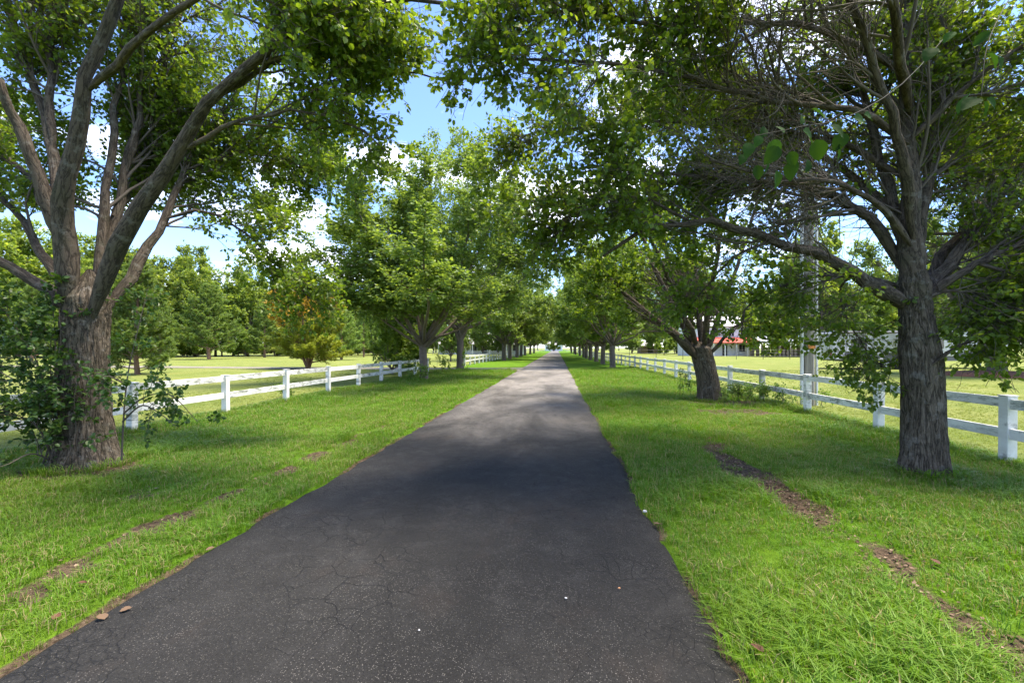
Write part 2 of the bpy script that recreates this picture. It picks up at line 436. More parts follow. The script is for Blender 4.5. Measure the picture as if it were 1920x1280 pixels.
# side track to the left (paved apron, then two-track gravel)
xs = np.linspace(-2.5, -60, 116)
vs = np.linspace(-1, 1, 13)
cy, hw = side_path(xs)
hw = hw + 1.2 * np.exp((xs + 2.5) * 0.6)
SX = np.repeat(xs[:, None], 13, 1)
SY = cy[:, None] + hw[:, None] * vs[None, :] * (1 + 0.12 * (fbm(SX * 1.2, SX * 0 + vs[None, :] * 2, 91, 3) - 0.5))
nx, ny = 13, len(xs)
ii = (np.arange(ny - 1)[:, None] * nx + np.arange(nx - 1)[None, :]).ravel()
sme = mesh_np("side_track", np.stack((SX, SY, np.full_like(SX, 0.052) - 0.02 * (np.abs(vs)[None, :] > 0.99)), 2).reshape(-1, 3), [np.stack((ii, ii + nx, ii + nx + 1, ii + 1), 1)])
m, t = nt('gravel_track'); b = NB(t)
co = b.n("TexCoord").outputs['Object']
n = b.noise(co, 1.2, 6, 0.7); n2 = b.noise(co, 25, 4, 0.7)
c = b.mix(b.ramp(n, 0.4, 0.6), (0.15, 0.145, 0.14), (0.235, 0.205, 0.165))
c = b.mix(b.math('MULTIPLY', b.ramp(n2, 0.5, 0.62), 0.5), c, (0.16, 0.19, 0.05))
b.out(b.pbr(c, 0.95, 0.1, b.bump(n2, 0.6, 0.03)))
tag(part("side_track", sme, m), kind="structure")

# ------------------------------------------------------------------ tree machinery
def resample(pts, r0, r1, n, pw=1.0):
    pts = np.asarray(pts, float)
    ext = np.vstack((2 * pts[0] - pts[1], pts, 2 * pts[-1] - pts[-2]))
    out = []
    k = len(pts) - 1
    for u in np.linspace(0, k, n):
        i = min(int(u), k - 1); f = u - i
        p0, p1, p2, p3 = ext[i], ext[i + 1], ext[i + 2], ext[i + 3]
        out.append(0.5 * (2 * p1 + (p2 - p0) * f + (2 * p0 - 5 * p1 + 4 * p2 - p3) * f * f + (3 * p1 - p0 - 3 * p2 + p3) * f ** 3))
    tt = np.linspace(0, 1, n) ** pw
    return np.array(out), r0 + (r1 - r0) * tt

def tubes(P, R, k, rng):
    """P (B,n,3), R (B,n) -> verts, quads, bark coordinates"""
    B, n, _ = P.shape
    T = unit(np.gradient(P, axis=1))
    ref = np.cross(T[:, 0], T[:, -1])
    weak = np.linalg.norm(ref, axis=1) < 0.12
    alt = np.where(np.abs(T[:, 0, 2:3]) > 0.7, np.array((1.0, 0, 0)), np.array((0, 0, 1.0)))
    alt = np.cross(T[:, 0], alt)
    ref = unit(np.where(weak[:, None], alt, ref))
    N = unit(ref[:, None, :] - T * np.sum(T * ref[:, None, :], 2, keepdims=True))
    Bn = np.cross(T, N)
    a = np.linspace(0, 2 * np.pi, k, endpoint=False)
    ca, sa = np.cos(a), np.sin(a)
    V = P[:, :, None, :] + R[:, :, None, None] * (ca[None, None, :, None] * N[:, :, None, :] + sa[None, None, :, None] * Bn[:, :, None, :])
    seg = np.linalg.norm(np.diff(P, axis=1), axis=2)
    L = np.concatenate((np.zeros((B, 1)), np.cumsum(seg, 1)), 1) + rng.uniform(0, 20, (B, 1))
    rm = R.mean(1)[:, None, None] * np.ones((1, n, k))
    C = np.stack((rm * ca, rm * sa, np.repeat(L[:, :, None], k, 2)), 3)
    base = (np.arange(B) * n * k)[:, None, None] + (np.arange(n - 1) * k)[None, :, None]
    j = np.arange(k)[None, None, :]
    j2 = (j + 1) % k
    F = np.stack((base + j, base + j2, base + j2 + k, base + j + k), 3).reshape(-1, 4)
    return V.reshape(-1, 3), F, C.reshape(-1, 3)

def join_tubes(name, lst, rng, off=(0, 0, 0), smooth=True, extra=None):
    Vs, Fs, Cs, o = [], [], [], 0
    for (P, R, k) in lst:
        if len(P) == 0: continue
        V, F, C = tubes(P, R, k, rng)
        Vs.append(V); Fs.append(F + o); Cs.append(C); o += len(V)
    return mesh_np(name, np.concatenate(Vs) - np.asarray(off), [np.concatenate(Fs)], {'bco': np.concatenate(Cs)}, smooth)

def spawn(rng, P, R, Mn, t0, t1, lo, hi, a0, a1, n, up=0.0, jit=0.12, rk=0.014, out=None, outw=0.0, keep=None, rmax=0.6, shrink=0.5):
    B, pn, _ = P.shape
    seg = np.linalg.norm(np.diff(P, axis=1), axis=2).sum(1)
    idx = rng.choice(B, Mn, p=seg / seg.sum())
    t = rng.uniform(t0, t1, Mn)
    u = t * (pn - 1); i = np.minimum(u.astype(int), pn - 2); f = (u - i)[:, None]
    p = P[idx, i] * (1 - f) + P[idx, i + 1] * f
    r = R[idx, i] * (1 - f[:, 0]) + R[idx, i + 1] * f[:, 0]
    T = unit(P[idx, i + 1] - P[idx, i])
    rv = rng.normal(size=(Mn, 3))
    perp = unit(np.cross(T, rv))
    ang = np.radians(rng.uniform(a0, a1, Mn))[:, None]
    d = np.cos(ang) * T + np.sin(ang) * perp
    if out is not None: d = unit(d + outw * unit(p - out))
    L = rng.uniform(lo, hi, Mn) * (1 - shrink * (t - t0) / max(t1 - t0, 1e-6))
    Q = np.empty((Mn, n, 3)); Q[:, 0] = p
    for s in range(1, n):
        d = unit(d + rng.normal(size=(Mn, 3)) * jit + np.array((0, 0, up)))
        Q[:, s] = Q[:, s - 1] + d * (L / (n - 1))[:, None]
    r0 = np.minimum(r * rmax, L * rk)
    RR = r0[:, None] * np.linspace(1, 0.35, n)[None, :]
    if keep is not None:
        k = keep(Q[:, -1]) & keep(Q[:, n // 2])
        Q, RR = Q[k], RR[k]
    return Q, RR

def leaves_on(rng, P, per, t0=0.15, droop=0.35, spread=0.9, pet=0.03):
    B, n, _ = P.shape
    t = rng.uniform(t0, 1, (B, per)).ravel()
    idx = np.repeat(np.arange(B), per)
    u = t * (n - 1); i = np.minimum(u.astype(int), n - 2); f = (u - i)[:, None]
    p = P[idx, i] * (1 - f) + P[idx, i + 1] * f
    T = unit(P[idx, i + 1] - P[idx, i])
    d = unit(0.55 * T + spread * unit(rng.normal(size=p.shape)) + np.array((0, 0, -droop)))
    return p + d * pet * rng.uniform(0.5, 1.3, (len(p), 1)), d

LEAF6 = np.array(((0, 0, 0), (0.36, 0.22, 0.10), (0.33, 0.68, 0.08), (0, 1, -0.06), (-0.33, 0.68, 0.08), (-0.36, 0.22, 0.10)))
LEAF6F = np.array(((0, 1, 2, 3), (0, 3, 4, 5)))
LEAF4 = np.array(((0, 0, 0), (0.36, 0.45, 0.10), (0, 1, 0), (-0.36, 0.45, 0.10)))
LEAF4F = np.array(((0, 1, 2), (0, 2, 3)))

def leaf_mesh(name, rng, pos, d, size, off=(0, 0, 0), six=True, flat=0.8):
    nrm = unit(rng.normal(size=pos.shape) * flat + np.array((0, 0, 1.0)))
    s = unit(np.cross(d, nrm))
    nn = np.cross(s, d)
    T, F = (LEAF6, LEAF6F) if six else (LEAF4, LEAF4F)
    sz = np.broadcast_to(size, (len(pos),))[:, None, None]
    V = (pos - np.asarray(off))[:, None, :] + sz * (T[None, :, 0:1] * s[:, None, :] + T[None, :, 1:2] * d[:, None, :] + T[None, :, 2:3] * nn[:, None, :])
    Fx = (np.arange(len(pos)) * len(T))[:, None, None] + F[None]
    return mesh_np(name, V.reshape(-1, 3), [Fx.reshape(-1, F.shape[1])])

def trunk_mesh(name, rng, pts, rad, off, sides=200, rows=170, ridge=0.016, flare=(), seed=3, fsc=1.0):
    """trunk with ridged bark modelled in the mesh; pts spine, rad radii along it"""
    P, _ = resample(pts, 1, 1, rows)
    t = np.linspace(0, 1, rows)
    R = np.interp(t, np.linspace(0, 1, len(rad)), rad)
    a = np.linspace(0, 2 * np.pi, sides, endpoint=False)
    A, Tm = np.meshgrid(a, t)
    Lz = np.linalg.norm(np.asarray(pts)[-1] - np.asarray(pts)[0]) * Tm
    rr = np.repeat(R[:, None], sides, 1)
    # root flare: lobes that die out upwards
    for (ang, w, amp, hh) in flare:
        da = (A - ang + np.pi) % (2 * np.pi) - np.pi
        rr = rr + amp * np.exp(-(da / w) ** 2) * np.exp(-Lz / hh)
    rr = rr * (1 + 0.05 * (fbm(np.cos(A) * 1.2 + 5 + Lz * 0.8, np.sin(A) * 1.2 + Lz * 0.5, seed, 3) - 0.5) * 2)
    u = A * R.mean() / 0.034 * fsc
    per = 2 * np.pi * R.mean() / 0.034 * fsc
    w = 0.8 * (fbm(np.cos(A) * 3, np.sin(A) * 3 + Lz * 4.0, seed + 5, 3) - 0.5) * 4
    n1 = vnoise(u + w, Lz * 5.0 + 3.3 * np.floor(0), seed + 9)
    n1 = np.where(A > 2 * np.pi * 0.97, n1 * 0.5 + 0.25, n1)
    n2 = vnoise(u * 2.1 + w * 2, Lz * 12.0, seed + 13)
    rr = rr + ridge * (np.abs(n1 * 2 - 1) ** 0.7 - 0.5) + ridge * 0.45 * (n2 - 0.5)
    V = np.stack((P[:, 0:1] + rr * np.cos(A), P[:, 1:2] + rr * np.sin(A), np.repeat(P[:, 2:3], sides, 1)), 2)
    C = np.stack((np.cos(A) * R.mean(), np.sin(A) * R.mean(), Lz), 2).reshape(-1, 3)
    ii = np.arange(rows - 1)[:, None] * sides
    j = np.arange(sides)[None, :]; j2 = (j + 1) % sides
    F = np.stack((ii + j, ii + j2, ii + j2 + sides, ii + j + sides), 2).reshape(-1, 4)
    return mesh_np(name, V.reshape(-1, 3) - np.asarray(off), [F], {'bco': C}, True)

CAMP = np.array((0, 0, CAM_H))

def hero_tree(seed, name, label, base, trunk_me, limbs, d0, keep, n1, n2, n3, per, lsize, group=None, leafm='leaf', up1=0.05, outw=0.35, droop=0.35, clear=3.0, len1=(0.7, 1.9), extra_twigs=0.0, rscale=1.0, clusters=(), lkeep=None):
    """a near tree: trunk, each scaffold limb as its own part, the fine branches and the leaves"""
    rng = np.random.default_rng(seed)
    root = thing(name, label, "tree", base, 0, group)
    tr = part("trunk", trunk_me, M['bark'], root)
    LP, LR = [], []
    for pts, r0, r1 in limbs:
        w = [PX(p[0], p[1], d0 + p[2]) for p in pts]
        P, R = resample(w, r0 * 0.93 * rscale, max(r1 * rscale, 0.008), 16, 0.68)
        P[2:-1] += rng.normal(size=(13, 3)) * min(0.02, r0 * 0.2)
        R = R * np.interp(np.arange(16), (0, 1, 2, 3, 5, 15), (0.35, 0.95, 1.16, 1.1, 1.0, 1.0)) * (1 + 0.04 * rng.normal(size=16))
        P[0] += (P[0] - P[1]) * 0.35
        part("limb", join_tubes("limb", [(P[None], R[None], 14 if r0 > 0.06 else 8)], rng, base), M['bark_limb'], root)
        LP.append(P); LR.append(R)
    LP, LR = np.array(LP), np.array(LR)
    far = lambda q: np.linalg.norm(q - CAMP, axis=-1) > clear
    kp = lambda q: keep(q) & far(q)
    ctr = np.asarray(base) + np.array((0, 0, 3.5))
    A, AR = spawn(rng, LP, LR, n1, 0.18, 1.0, len1[0], len1[1], 25, 65, 8, up1, 0.13, 0.014, ctr, outw, kp)
    for ci, cn, clo, chi in clusters:
        E, ER = spawn(rng, LP[ci:ci + 1], LR[ci:ci + 1], cn, 0.35, 1.0, clo, chi, 20, 75, 8, -0.05, 0.15, 0.012, None, 0, far, shrink=0.2)
        A, AR = np.concatenate((A, E)), np.concatenate((AR, ER))
        keep = (lambda k0, E0: lambda q: k0(q) | (np.min(np.linalg.norm(q[:, None] - E0[None], axis=2), axis=1) < 0.5))(keep, E[:, ::3].reshape(-1, 3))
    Bq, BR = spawn(rng, A, AR, n2, 0.15, 1.0, 0.35, 0.95, 30, 65, 6, 0.02, 0.16, 0.011, ctr, 0.2, kp)
    Cq, CR = spawn(rng, Bq, BR, int(n3 * 0.75), 0.1, 1.0, 0.14, 0.42, 25, 70, 4, -0.02, 0.2, 0.010, None, 0, kp)
    C2, CR2 = spawn(rng, A, AR, int(n3 * 0.25), 0.3, 1.0, 0.14, 0.42, 30, 75, 4, 0.0, 0.2, 0.010, None, 0, kp)
    Cq, CR = np.concatenate((Cq, C2)), np.concatenate((CR, CR2))
    lst = [(A, np.maximum(AR, 0.0035), 6), (Bq, np.maximum(BR, 0.0025), 4), (Cq, np.maximum(CR, 0.0016), 3)]
    if extra_twigs:
        PA, PR = np.concatenate((A, LP[:, 2:10])), np.concatenate((AR, LR[:, 2:10]))
        D, DR = spawn(rng, PA, PR, int(extra_twigs), 0.0, 0.9, 0.35, 1.3, 25, 75, 7, 0.0, 0.16, 0.008, None, 0, kp)
        lst.append((D, np.maximum(DR, 0.002), 3))
    part("fine_branches", join_tubes("fine_branches", lst, rng, base), M['twig'], root, kind="stuff")
    pos, d = leaves_on(rng, Cq, per, 0.1, droop)
    sz = lsize * rng.uniform(0.65, 1.2, len(pos))
    k = np.linalg.norm(pos - CAMP, axis=1) > clear
    k &= (pos[:, 2] < 6.2) | (rng.random(len(pos)) < 0.40)
    if lkeep is not None: k &= lkeep(pos)
    part("crown", leaf_mesh("crown", rng, pos[k], d[k], sz[k], base, True), M[leafm], root, kind="stuff")
    return root

# ------------------------------------------------------------------ near left tree
l1 = L1B + np.array((0, 0, -0.06))
tp = [PX(163, 884, 6.17), PX(161, 800, 6.17), PX(160, 700, 6.17), PX(160, 620, 6.17), PX(163, 560, 6.17), PX(168, 505, 6.2)]
tm = trunk_mesh("trunk", np.random.default_rng(1), tp, tuple(0.70 * v for v in (0.44, 0.415, 0.40, 0.385, 0.375, 0.37, 0.37, 0.38, 0.36, 0.20, 0.03)), L1B, 230, 190, 0.020,
                ((3.6, 0.5, 0.22, 0.25), (4.6, 0.45, 0.12, 0.2), (5.7, 0.55, 0.16, 0.25), (0.6, 0.6, 0.2, 0.25), (2.2, 0.6, 0.2, 0.25)))
l1_limbs = [
    ([(150, 600, -.05), (95, 548, -.12), (0, 490, -.2), (-120, 430, -.4), (-260, 330, -.5)], .165, .05),
    ([(150, 565, .1), (80, 480, .4), (45, 420, .6), (-20, 340, .9), (-100, 200, 1.3)], .12, .04),
    ([(135, 590, -.12), (118, 450, -.25), (128, 330, -.4), (160, 180, -.55), (215, 0, -.75), (260, -200, -1), (280, -420, -1)], .225, .05),
    ([(122, 440, -.25), (105, 330, 0), (85, 220, .2), (45, 100, .4), (10, -20, .6), (-40, -220, .8)], .13, .04),
    ([(100, 280, .08), (95, 130, .3), (100, 0, .4), (105, -200, .6)], .085, .04),
    ([(112, 450, -.1), (70, 330, -.25), (30, 220, -.4), (-30, 120, -.6), (-140, -40, -.8)], .15, .05),
    ([(180, 575, .1), (192, 440, .3), (205, 300, .5), (225, 150, .7), (245, 0, .9), (260, -200, 1)], .115, .04),
    ([(195, 560, .15), (215, 420, .5), (245, 280, .8), (300, 140, 1.1), (350, 0, 1.3), (400, -150, 1.5)], .125, .04),
    ([(238, 320, .7), (262, 200, .8), (265, 100, .9), (268, -40, 1)], .08, .04),
    ([(172, 590, -.12), (228, 450, -.3), (320, 300, -.5), (405, 180, -.7), (500, 95, -.9), (620, 25, -1.1), (760, 0, -1.2), (880, 20, -1.3)], .19, .02),
    ([(400, 188, -.7), (500, 125, -.7), (600, 102, -.7), (720, 125, -.7), (870, 160, -.7)], .055, .010),
    ([(205, 575, .15), (260, 490, .5), (315, 400, .9), (355, 300, 1.3), (430, 190, 1.7), (520, 100, 2)], .135, .04),
    ([(310, 410, .85), (380, 395, 1), (450, 430, 1.2), (530, 500, 1.3), (580, 560, 1.3)], .045, .010),
    ([(345, 320, 1.2), (440, 290, 1.6), (540, 300, 1.9), (620, 340, 2.1)], .05, .010),
    ([(330, 290, -.5), (440, 230, -.6), (560, 210, -.8), (670, 240, -.9), (720, 280, -.9)], .05, .010),
    ([(165, 170, -.55), (300, 40, -1.4), (480, -60, -2.0), (680, -160, -2.4)], .08, .02),
    ([(90, 400, .2), (20, 300, 1.2), (-120, 180, 2.0), (-300, 80, 2.4)], .09, .03),
    ([(215, 400, .5), (260, 330, 1.4), (340, 200, 2.4), (420, 60, 3.2)], .08, .03),
]
def keep_l1(q):
    e = ((q[..., 0] + 6.3) / 5.7) ** 2 + ((q[..., 1] - 6.7) / 3.9) ** 2 + ((q[..., 2] - 4.8) / 3.5) ** 2
    k_ = np.clip(q[..., 1] + 0.4, 4, 14) / 6.0      # the crown lifts away from the driveway side
    x6 = q[..., 0] / k_
    low = 1.6 + k_ * (1.55 + 0.2 * np.clip(-x6 - 4.5, 0, 2) + 1.1 * np.clip(x6 + 3.5, 0, 3))
    inner = ((q[..., 0] + 5.6) / 2.7) ** 2 + ((q[..., 1] - 4.5) / 2.2) ** 2 + ((q[..., 2] - 4.1) / 2.5) ** 2   # bare inside of the vase
    return (e < 1) & (q[..., 2] > low) & (inner > 1)
L1 = hero_tree(11, "pear_tree", "big old multi-stemmed pear tree with vine-covered trunk, nearest on the left of the driveway", L1B, tm, l1_limbs, 6.17, keep_l1,
               520, 4200, 15500, 8, 0.063, "pear trees lining the driveway", up1=0.03, len1=(0.8, 2.0), rscale=0.70, clusters=((12, 22, 0.3, 0.8), (13, 7, 0.3, 0.8), (14, 7, 0.3, 0.8)))
# pruned stub and torn patch on the left trunk
def disc_stub(name, p, axis, r, ln, parent, base):
    axis = unit(np.asarray(axis, float))
    P = np.array([p - axis * 0.06, p, p + axis * ln * 0.5, p + axis * ln])
    V, F, C = tubes(P[None], np.array([[r * 1.35, r * 1.15, r, r]]), 14, np.random.default_rng(2))
    cap = np.arange(14)[None, :] + 3 * 14
    o = part(name, mesh_np(name, V - base, [F], {'bco': C}, True), M['bark_limb'], parent)
    c2, c3, _ = tubes(np.array([[p + axis * (ln - 0.012), p + axis * (ln + 0.004)]]), np.array([[r * 0.93, r * 0.88]]), 14, np.random.default_rng(2))
    part("cut_face", mesh_np("cut_face", c2 - base, [c3, np.arange(14)[None, ::-1] + 14]), M['cut'], o)
M['cut'] = plain('cut_wood', (0.21, 0.145, 0.095), 0.85, 0.4, 25)
disc_stub("cut_stub", PX(214, 478, 5.92), (0.25, -0.9, 0.15), 0.05, 0.07, L1, L1B)

# ------------------------------------------------------------------ near right tree
tp = [PX(1731, 900, 5.65), PX(1731, 800, 5.65), PX(1728, 700, 5.65), PX(1720, 620, 5.65), PX(1715, 560, 5.65), PX(1711, 500, 5.65)]
tm = trunk_mesh("trunk", np.random.default_rng(2), tp, tuple(0.73 * v for v in (0.325, 0.305, 0.30, 0.297, 0.295, 0.288, 0.255, 0.232, 0.228, 0.225, 0.15)), R1B, 210, 190, 0.017,
                ((4.2, 0.45, 0.10, 0.14), (5.5, 0.45, 0.09, 0.16), (3.1, 0.5, 0.12, 0.16), (0.8, .6, .09, .16)), 23)
r1_limbs = [
    ([(1726, 592, .06), (1655, 540, .0), (1590, 504, -.1), (1500, 468, -.2), (1400, 432, -.3), (1300, 418, -.4), (1200, 438, -.4), (1130, 480, -.4)], .145, .02),
    ([(1700, 540, .1), (1620, 520, .3), (1540, 517, .5), (1460, 540, .5), (1400, 580, .5), (1390, 630, .5)], .05, .010),
    ([(1702, 520, .1), (1640, 420, .2), (1570, 370, .2), (1480, 345, .1), (1380, 338, 0), (1260, 325, -.2), (1150, 330, -.3)], .105, .02),
    ([(1705, 455, -.1), (1650, 385, -.3), (1570, 345, -.5), (1450, 330, -.8), (1330, 300, -1)], .065, .015),
    ([(1725, 565, 0), (1790, 480, .1), (1850, 400, .2), (1925, 300, .3), (2030, 180, .4)], .12, .04),
    ([(1728, 545, .15), (1800, 440, .5), (1870, 340, .9), (1950, 230, 1.2)], .095, .04),
    ([(1735, 555, -.05), (1830, 497, -.2), (1920, 455, -.3), (2050, 420, -.4)], .075, .03),
    ([(1713, 590, 0), (1708, 450, 0), (1705, 300, .05), (1700, 150, .1), (1698, 0, .15), (1700, -250, .2), (1705, -500, .2)], .195, .05),
    ([(1704, 490, .08), (1665, 350, .3), (1625, 200, .5), (1590, 60, .7), (1560, -120, .9)], .10, .04),
    ([(1718, 490, .08), (1745, 330, .3), (1765, 180, .4), (1780, 0, .6), (1800, -200, .8)], .10, .04),
    ([(1713, 450, -.08), (1690, 300, -.4), (1650, 150, -.7), (1600, 0, -1), (1540, -200, -1.4)], .09, .04),
    ([(1703, 270, 0), (1600, 205, -.2), (1450, 190, -.4), (1300, 150, -.6), (1150, 120, -.8), (920, 110, -.9)], .065, .015),
    ([(1700, 140, .1), (1580, 70, 0), (1430, 40, -.3), (1250, 45, -.6), (1080, 20, -.8), (900, 40, -1)], .065, .015),
    ([(1705, 340, .1), (1580, 270, .5), (1420, 240, .9), (1250, 230, 1.2), (1080, 240, 1.4), (960, 260, 1.5)], .06, .015),
    ([(1708, 260, 0), (1800, 170, -.2), (1900, 100, -.4), (2050, 0, -.6)], .06, .02),
    ([(1752, 680, -.22), (1800, 648, -.3), (1850, 632, -.35), (1920, 612, -.4), (1990, 590, -.4)], .034, .010),
    ([(1704, 210, 0), (1680, 50, -1), (1600, -250, -2), (1500, -700, -3)], .08, .03),
    ([(1600, 512, -.1), (1575, 545, .2), (1590, 600, .3), (1620, 650, .35), (1635, 680, .35)], .02, .006),
    ([(1703, 430, .15), (1600, 330, 1.2), (1480, 260, 2), (1350, 200, 2.6), (1200, 180, 3.2)], .09, .025),
    ([(1718, 410, .2), (1750, 280, 1.5), (1800, 150, 2.5), (1850, 20, 3.4)], .09, .03),
    ([(1700, 100, .1), (1560, 0, 1.2), (1350, -60, 2.0), (1150, -60, 2.4)], .07, .02),
    ([(1450, 450, -.25), (1380, 480, .2), (1330, 530, .5), (1290, 580, .6)], .025, .008),
    ([(1300, 418, -.4), (1200, 370, -.2), (1100, 380, 0), (1040, 430, .1)], .03, .008),
    ([(1725, 560, -.1), (1790, 545, -.2), (1840, 575, -.2), (1870, 640, -.2)], .03, .008),
    ([(1700, 560, .1), (1650, 545, .5), (1600, 555, .7), (1570, 600, .8)], .025, .008),
]
def keep_r1(q):
    e = ((q[..., 0] - 4.4) / 6.5) ** 2 + ((q[..., 1] - 6.9) / 4.9) ** 2 + ((q[..., 2] - 4.8) / 3.5) ** 2
    inner = ((q[..., 0] - 4.1) / 1.3) ** 2 + ((q[..., 1] - 4.6) / 1.5) ** 2 + ((q[..., 2] - 3.6) / 1.8) ** 2
    low = 1.9 + 0.45 * np.clip(3.6 - q[..., 0], 0, 2)
    return (e < 1) & (q[..., 2] > low) & (inner > 1)
def lkeep_r1(q):
    # leaves sit in the outer shell, the inside of the crown is bare twigs
    n_ = fbm(q[:, 0] * 1.1 + 40, q[:, 1] * 1.1 + q[:, 2] * 0.9 + 40, 7, 2)
    e = ((q[:, 0] - 3.6) / 2.5) ** 2 + ((q[:, 1] - 4.5) / 2.3) ** 2 + ((q[:, 2] - 4.0) / 2.5) ** 2
    under = (q[:, 1] > 6.6) & (q[:, 0] > 2.6) & (q[:, 2] > 2.0) & (q[:, 2] < 4.1 + 0.8 * (n_ - 0.5))
    return ((e + 0.9 * (n_ - 0.5) > 0.85) | (q[:, 2] < 2.6)) & ~under
R1 = hero_tree(22, "pear_tree", "dark straight-trunked pear tree with spreading limbs, nearest on the right of the driveway", R1B, tm, r1_limbs, 5.65, keep_r1,
               700, 5600, 17500, 8, 0.063, "pear trees lining the driveway", up1=0.02, outw=0.45, len1=(0.7, 1.9), rscale=0.78, extra_twigs=3600, lkeep=lkeep_r1, clusters=((17, 24, 0.2, 0.6), (1, 14, 0.25, 0.55), (15, 20, 0.2, 0.55), (23, 22, 0.2, 0.6), (24, 9, 0.2, 0.5), (21, 14, 0.3, 0.7), (22, 16, 0.4, 0.9)))

# sprigs of broad leaves that hang close to the camera from the right tree
DROOP = 0.22
def big_leaf_mesh():
    V, F = [], []
    nu, nv = 5, 9
    for j in range(nv):
        v = j / (nv - 1)
        w = 0.40 * (math.sin(math.pi * v ** 0.85) ** 0.75) * (1 - 0.12 * v) if 0 < v < 1 else 0.012
        for i in range(nu):
            u = i / (nu - 1) * 2 - 1
            V.append((u * w, v, 0.16 * abs(u) * w * 2 - DROOP * v * v + 0.02 * math.sin(v * 20) * abs(u)))
    for j in range(nv - 1):
        for i in range(nu - 1):
            k = j * nu + i
            F.append((k, k + 1, k + nu + 1, k + nu))
    return mesh_np("leaf", V, [np.array(F)], None, True)
BIG = big_leaf_mesh(); BIG.materials.append(M['big_leaf'])
def sprig(pts, d, spots, seed, size):
    rng = np.random.default_rng(seed)
    P, R = resample([PX(p[0], p[1], p[2]) for p in pts], 0.0022, 0.0012, 12)
    tw = part("leafy_twig", join_tubes("leafy_twig", [(P[None], R[None], 6)], rng, R1B), M['dark_twig'], R1)
    for (px, py, dd, tx, ty) in spots:
        a = PX(px, py, d + dd); e = PX(px + tx, py + ty, d + dd + rng.uniform(-0.04, 0.04))
        dv = unit(e - a)
        nrm = unit(np.array((rng.normal() * 0.5, -0.8 + rng.normal() * 0.4, 0.5)))
        s = unit(np.cross(dv, nrm)); nn = np.cross(s, dv)
        o = part("leaf", BIG, None, tw)
        from mathutils import Matrix
        sz = size * rng.uniform(0.6, 1.15)
        mt = Matrix(((s[0], dv[0], nn[0], 0), (s[1], dv[1], nn[1], 0), (s[2], dv[2], nn[2], 0), (0, 0, 0, 1)))
        o.matrix_local = Matrix.Translation(a - R1B) @ mt @ Matrix.Scale(sz, 4)
sprig([(1780, 60, 2.9), (1700, 150, 2.3), (1600, 215, 1.85), (1500, 238, 1.6), (1415, 255, 1.55)], 1.55,
      [(1425, 255, 0, -20, 50), (1450, 262, .03, 8, 55), (1405, 268, -.03, -10, 60), (1480, 285, -.05, 25, 55), (1470, 250, .05, -30, -40), (1505, 245, 0, 40, 30), (1500, 232, .1, 15, -32),
       (1530, 262, -.02, 10, 48), (1555, 235, .05, 40, 22), (1600, 222, .15, 48, 6), (1585, 250, .1, -28, 42), (1440, 300, .02, -6, 45), (1418, 310, 0, 12, 48), (1620, 215, .2, 50, 18),
       (1460, 275, -.05, -35, 45), (1520, 280, .08, 30, 20), (1545, 222, .06, -20, -30), (1490, 300, -.02, -10, 30), (1435, 240, .1, -18, 40), (1515, 300, .1, 0, 40), (1570, 270, .12, 10, 42), (1395, 290, .05, -14, 40), (1455, 320, .08, 6, 40)], 3, 0.066)
sprig([(1930, -60, 1.9), (1880, 20, 1.7), (1850, 90, 1.6), (1840, 180, 1.55)], 1.6,
      [(1852, 100, 0, 30, 32), (1835, 185, 0, -40, 20), (1845, 190, -.03, 12, 55), (1820, 175, .05, -30, 35), (1870, 110, .1, 20, 40), (1860, 60, .1, -40, 25), (1850, 185, .02, 28, 20), (1750, 90, .3, -20, 30), (1790, 60, .4, -25, 20)], 4, 0.066)

# ------------------------------------------------------------------ second right tree, leaning towards the driveway
tp = [PX(1331, 760, 13.7), PX(1328, 720, 13.7), PX(1322, 690, 13.7), PX(1315, 662, 13.7), PX(1305, 640, 13.7)]
tm = trunk_mesh("trunk", np.random.default_rng(3), tp, (0.37, 0.33, 0.315, 0.31, 0.31, 0.32, 0.33, 0.12), R2B, 120, 90, 0.024, ((4.5, 0.8, 0.06, 0.2),), 31)
r2_limbs = [
    ([(1308, 672, -.1), (1270, 632, -.3), (1235, 605, -.5), (1200, 575, -.8), (1150, 530, -1.1), (1110, 500, -1.4)], .17, .03),
    ([(1312, 665, .1), (1275, 600, .1), (1245, 540, 0), (1215, 470, 0), (1185, 390, 0)], .14, .04),
    ([(1305, 650, .1), (1278, 590, .5), (1262, 520, .8), (1240, 440, 1.0), (1220, 340, 1.2)], .12, .04),
    ([(1318, 655, .1), (1310, 590, .3), (1305, 520, .6), (1300, 430, .8), (1300, 330, 1)], .12, .04),
    ([(1325, 660, .1), (1345, 600, .4), (1370, 530, .6), (1400, 450, .8), (1420, 370, 1)], .11, .04),
    ([(1328, 668, -.1), (1360, 630, -.4), (1390, 605, -.7), (1430, 600, -1.0), (1470, 620, -1.2)], .07, .012),
    ([(1320, 655, -.1), (1330, 560, -1), (1350, 450, -1.8), (1370, 330, -2.4)], .10, .03),
    ([(1310, 655, 0), (1270, 560, -1), (1230, 470, -2), (1190, 370, -2.8)], .10, .03),
    ([(1280, 640, -.2), (1220, 600, .5), (1160, 570, 1.2), (1100, 550, 2)], .07, .02),
    ([(1300, 640, .2), (1290, 560, 1.5), (1270, 470, 2.6), (1260, 380, 3.4)], .09, .03),
]
def keep_r2(q):
    e = ((q[..., 0] - 3.9) / 4.6) ** 2 + ((q[..., 1] - 14.2) / 4.6) ** 2 + ((q[..., 2] - 5.4) / 4.6) ** 2
    return (e < 1) & (q[..., 2] > 2.0)
